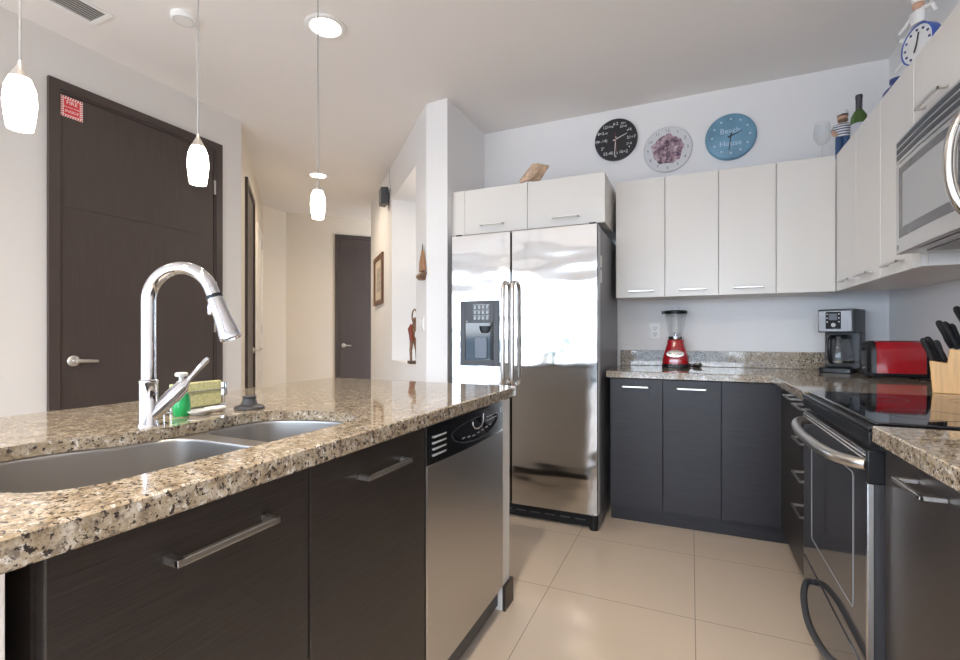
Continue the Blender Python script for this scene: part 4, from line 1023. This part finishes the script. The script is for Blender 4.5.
# sail boat ornament
r = thing('sail_ornament', 'brown wooden sail boat ornament hung on the white partition', 'ornament', hp(3.47, .863, 1.65))
m = MB(hp); m.loft([[(3.270, tt-.03, 1.578), (3.445, tt-.03, 1.585), (3.440, tt-.005, 1.585), (3.275, tt-.005, 1.578)], [(3.305, tt-.055, 1.555), (3.415, tt-.055, 1.555), (3.415, tt-.001, 1.555), (3.305, tt-.001, 1.555)], [(3.325, tt-.04, 1.528), (3.395, tt-.04, 1.528), (3.395, tt-.001, 1.528), (3.325, tt-.001, 1.528)]])
m.build('hull', pmat('ornament_dark', (.22, .13, .08), .5, noise=.4, nscale=60), r, bevel=.004)
m = MB(hp); m.loft([[(3.285, tt-.03, 1.59), (3.415, tt-.03, 1.59), (3.405, tt-.006, 1.59), (3.295, tt-.006, 1.59)], [(3.310, tt-.03, 1.66), (3.400, tt-.03, 1.66), (3.390, tt-.006, 1.66), (3.315, tt-.006, 1.66)], [(3.347, tt-.022, 1.745), (3.367, tt-.022, 1.745), (3.365, tt-.010, 1.745), (3.349, tt-.010, 1.745)]])
m.build('sail', pmat('ornament_wood', (.40, .22, .12), .5), r)
MB(hp).tube([(3.357, tt-.016, 1.735), (3.357, tt-.016, 1.79)], [.006, .002], 8).build('mast', M_dgrey, r)
# statues in niche
r = thing('statuette', 'slim reddish brown dancing statuette with looped arms on the niche sill', 'statuette', hp(3.87, .90, .89))
s_, t0_ = 3.90, .905
M_bronze = pmat('statue_bronze', (.20, .10, .05), .4, noise=.5, nscale=30)
MB(hp).box(s_-.05, s_+.05, t0_-.04, t0_+.05, .89, .915).build('plinth', pmat('plinth_brown', (.10, .06, .04), .5), r, bevel=.003)
m = MB(hp)
m.tube([(s_, t0_-.02, .915), (s_, t0_-.022, 1.0), (s_, t0_-.015, 1.07), (s_, t0_-.01, 1.10)], [.010, .012, .016, .02], 10)
m.tube([(s_, t0_+.03, .915), (s_, t0_+.026, 1.0), (s_, t0_+.015, 1.07), (s_, t0_+.005, 1.10)], [.010, .012, .016, .02], 10)
m.tube([(s_, t0_, 1.085), (s_, t0_-.012, 1.12), (s_, t0_-.005, 1.16), (s_, t0_+.012, 1.20), (s_, t0_+.018, 1.235), (s_, t0_+.012, 1.25)], [.026, .024, .020, .028, .022, .010], 12)
m.ball(Vector((s_, t0_+.014, 1.262)), .017)
m.tube(catmull([(s_, t0_+.030, 1.228), (s_, t0_+.045, 1.27), (s_, t0_+.030, 1.32), (s_, t0_+.012, 1.345), (s_, t0_-.006, 1.32), (s_, t0_-.010, 1.27), (s_, t0_+.002, 1.228)], 5, False), .0065, 8)
m.build('figure', M_bronze, r)
m = MB(hp).tube([(s_-.008, t0_-.012, 1.085), (s_-.012, t0_-.022, 1.13), (s_-.008, t0_-.030, 1.18), (s_, t0_-.02, 1.22)], [.022, .018, .02, .006], 10); m.build('drape', pmat('statue_red', (.26, .05, .025), .45), r)
r = thing('statuette', 'taller dark carved statuette mostly hidden behind the niche edge', 'statuette', hp(3.60, 1.08, .89))
MB(hp).box(3.645, 3.72, 1.06, 1.14, .89, .915).build('plinth', M_dgrey, r, bevel=.003)
MB(hp).tube([(3.68, 1.10, .915), (3.68, 1.10, 1.05), (3.67, 1.10, 1.2), (3.68, 1.10, 1.33), (3.68, 1.10, 1.37), (3.68, 1.10, 1.42), (3.68, 1.10, 1.47)], [.025, .03, .022, .032, .014, .028, .008], 14).build('figure', M_blackm, r)

# ================================================================== ceiling things
GP = 'pendant lamps over the island'
plabs = ['white glass pendant lamp, nearest one at the left edge', 'white glass pendant lamp in front of the entry door', 'white glass pendant lamp farthest away, before the hall']
pp = [(-1.475, .595), (-1.48, 1.05), (-1.495, 1.615)]
def make_pendant():
    r = thing('pendant_lamp', plabs[0], 'lamp', (0, 0, 0), GP)
    MB().lathe([(.0245, .0), (.029, .03), (.032, .063), (.0295, .098), (.021, .121), (.010, .128)], (0, 0, 1.625), n=28).build('shade', M_shade, r, smooth=60)
    MB().lathe([(.021, 1.748), (.014, 1.762), (.006, 1.778), (.004, 1.79)], n=20).build('socket_cap', M_nickel, r)
    MB().tube([(0, 0, 1.785), (0, 0, CE-.02)], .0028, 8).build('cord', M_grey, r)
    MB().lathe([(.055, -.022), (.058, -.012), (.058, 0)], (0, 0, CE), n=28).build('canopy', M_nickel, r)
    return r
p_ = make_pendant()
for i, (x, y) in enumerate(pp):
    o = p_ if i == 0 else copy_tree(p_)
    o.location = (x, y, 0); o['label'] = plabs[i]
    if i == 2: o.location.z = .015; [setattr(c_, 'location', (0, 0, -.015)) for c_ in o.children if c_.name.startswith('canopy')]
GC = 'recessed ceiling lamps'
def can(x, y, label, w=1.0, col=(1, .90, .74), seen=True):
    r = thing('ceiling_light', label, 'lamp', (x, y, CE), GC)
    MB().lathe([(.105, 0), (.107, -.006), (.100, -.011), (.082, -.010), (.074, -.002), (.074, 0)], (x, y, CE), n=40, cap=False).build('trim_ring', M_wht, r)
    MB().lathe([(.074, -.0025), (.0, -.0026)], (x, y, CE), n=32).build('lens', M_lamp, r, smooth=0)
    d = bpy.data.lights.new('lamp', 'AREA'); d.shape = 'DISK'; d.size = .14; d.energy = CAN_W*w; d.color = col; d.spread = math.radians(150)
    o = bpy.data.objects.new('lamp', d); C.objects.link(o); o.location = (x, y, CE-.014); o.parent = None
    o.parent = r; o.location = (0, 0, -.014)
can(-1.785, 1.985, 'round recessed ceiling light over the island, nearer one', .15)
can(-3.515, 3.80, 'round recessed ceiling light in the hall, farther one', .5, (1, .82, .60))
can(-.5, .3, 'added round fill light above the kitchen aisle', 1.15, (1, .85, .66))  # unseen lamp, added to warm and brighten the right cabinets
can(-1.3, -.7, 'added round fill light behind the island', .7, (1, .86, .68))  # another lamp added out of frame as warm fill
can(-.3, -1.6, 'added round fill light in the living room', .6)  # fill lamp added behind the camera
nx_, ny_, _ = hp(3.95, 1.02)
r = thing('niche_light', 'small round spotlight in the top of the tall niche', 'lamp', (nx_, ny_, 2.45))
MB().lathe([(.04, 0), (.04, -.008), (.030, -.008), (.028, -.002), (.028, 0)], (nx_, ny_, 2.45), n=24, cap=False).build('trim_ring', M_wht, r)
MB().lathe([(.028, -.003), (.0, -.0031)], (nx_, ny_, 2.45), n=20).build('lens', M_lamp, r, smooth=0)
d = bpy.data.lights.new('lamp', 'AREA'); d.shape = 'DISK'; d.size = .05; d.energy = 2.2; d.color = (1, .90, .76)
o = bpy.data.objects.new('lamp', d); C.objects.link(o); o.parent = r; o.location = (0, 0, -.012)
r = thing('smoke_detector', 'small round white smoke detector on the ceiling', 'smoke detector', (-2.40, 1.625, CE))
MB().lathe([(.060, 0), (.060, -.018), (.052, -.026), (.02, -.028), (0, -.028)], (-2.40, 1.625, CE), n=36).build('body', M_wht, r)
MB().lathe([(.044, -.0265), (.046, -.028), (.048, -.0265)], (-2.40, 1.625, CE), n=36, cap=False).build('vent_ring', M_lgrey, r)
r = thing('ceiling_vent', 'slatted white air vent in the ceiling at the upper left', 'vent', (-2.81, 1.15, CE))
vx0, vx1, vy0, vy1 = -2.90, -2.725, .78, 1.475
MB().box(vx0, vx1, vy0, vy0+.025, CE-.008, CE).box(vx0, vx1, vy1-.025, vy1, CE-.008, CE).box(vx0, vx0+.02, vy0+.025, vy1-.025, CE-.008, CE).box(vx1-.02, vx1, vy0+.025, vy1-.025, CE-.008, CE).box(vx0+.02, vx1-.02, 1.235, 1.265, CE-.007, CE).build('frame', M_wht, r, bevel=.002)
MB().box(vx0+.02, vx1-.02, vy0+.025, vy1-.025, CE-.0012, CE).build('duct', pmat('duct_dark', (.26, .25, .24), .8), r, smooth=0)
for k in range(7):
    xx = vx0+.03+k*.0195
    m = MB()
    for (ya, yb) in ((vy0+.025, 1.235), (1.265, vy1-.025)): m.prism([(xx, CE-.0012), (xx+.011, CE-.009), (xx+.0125, CE-.008), (xx+.0015, CE-.0012)], ya, yb, 'y')
    m.build('slat', M_wht, r, smooth=0)
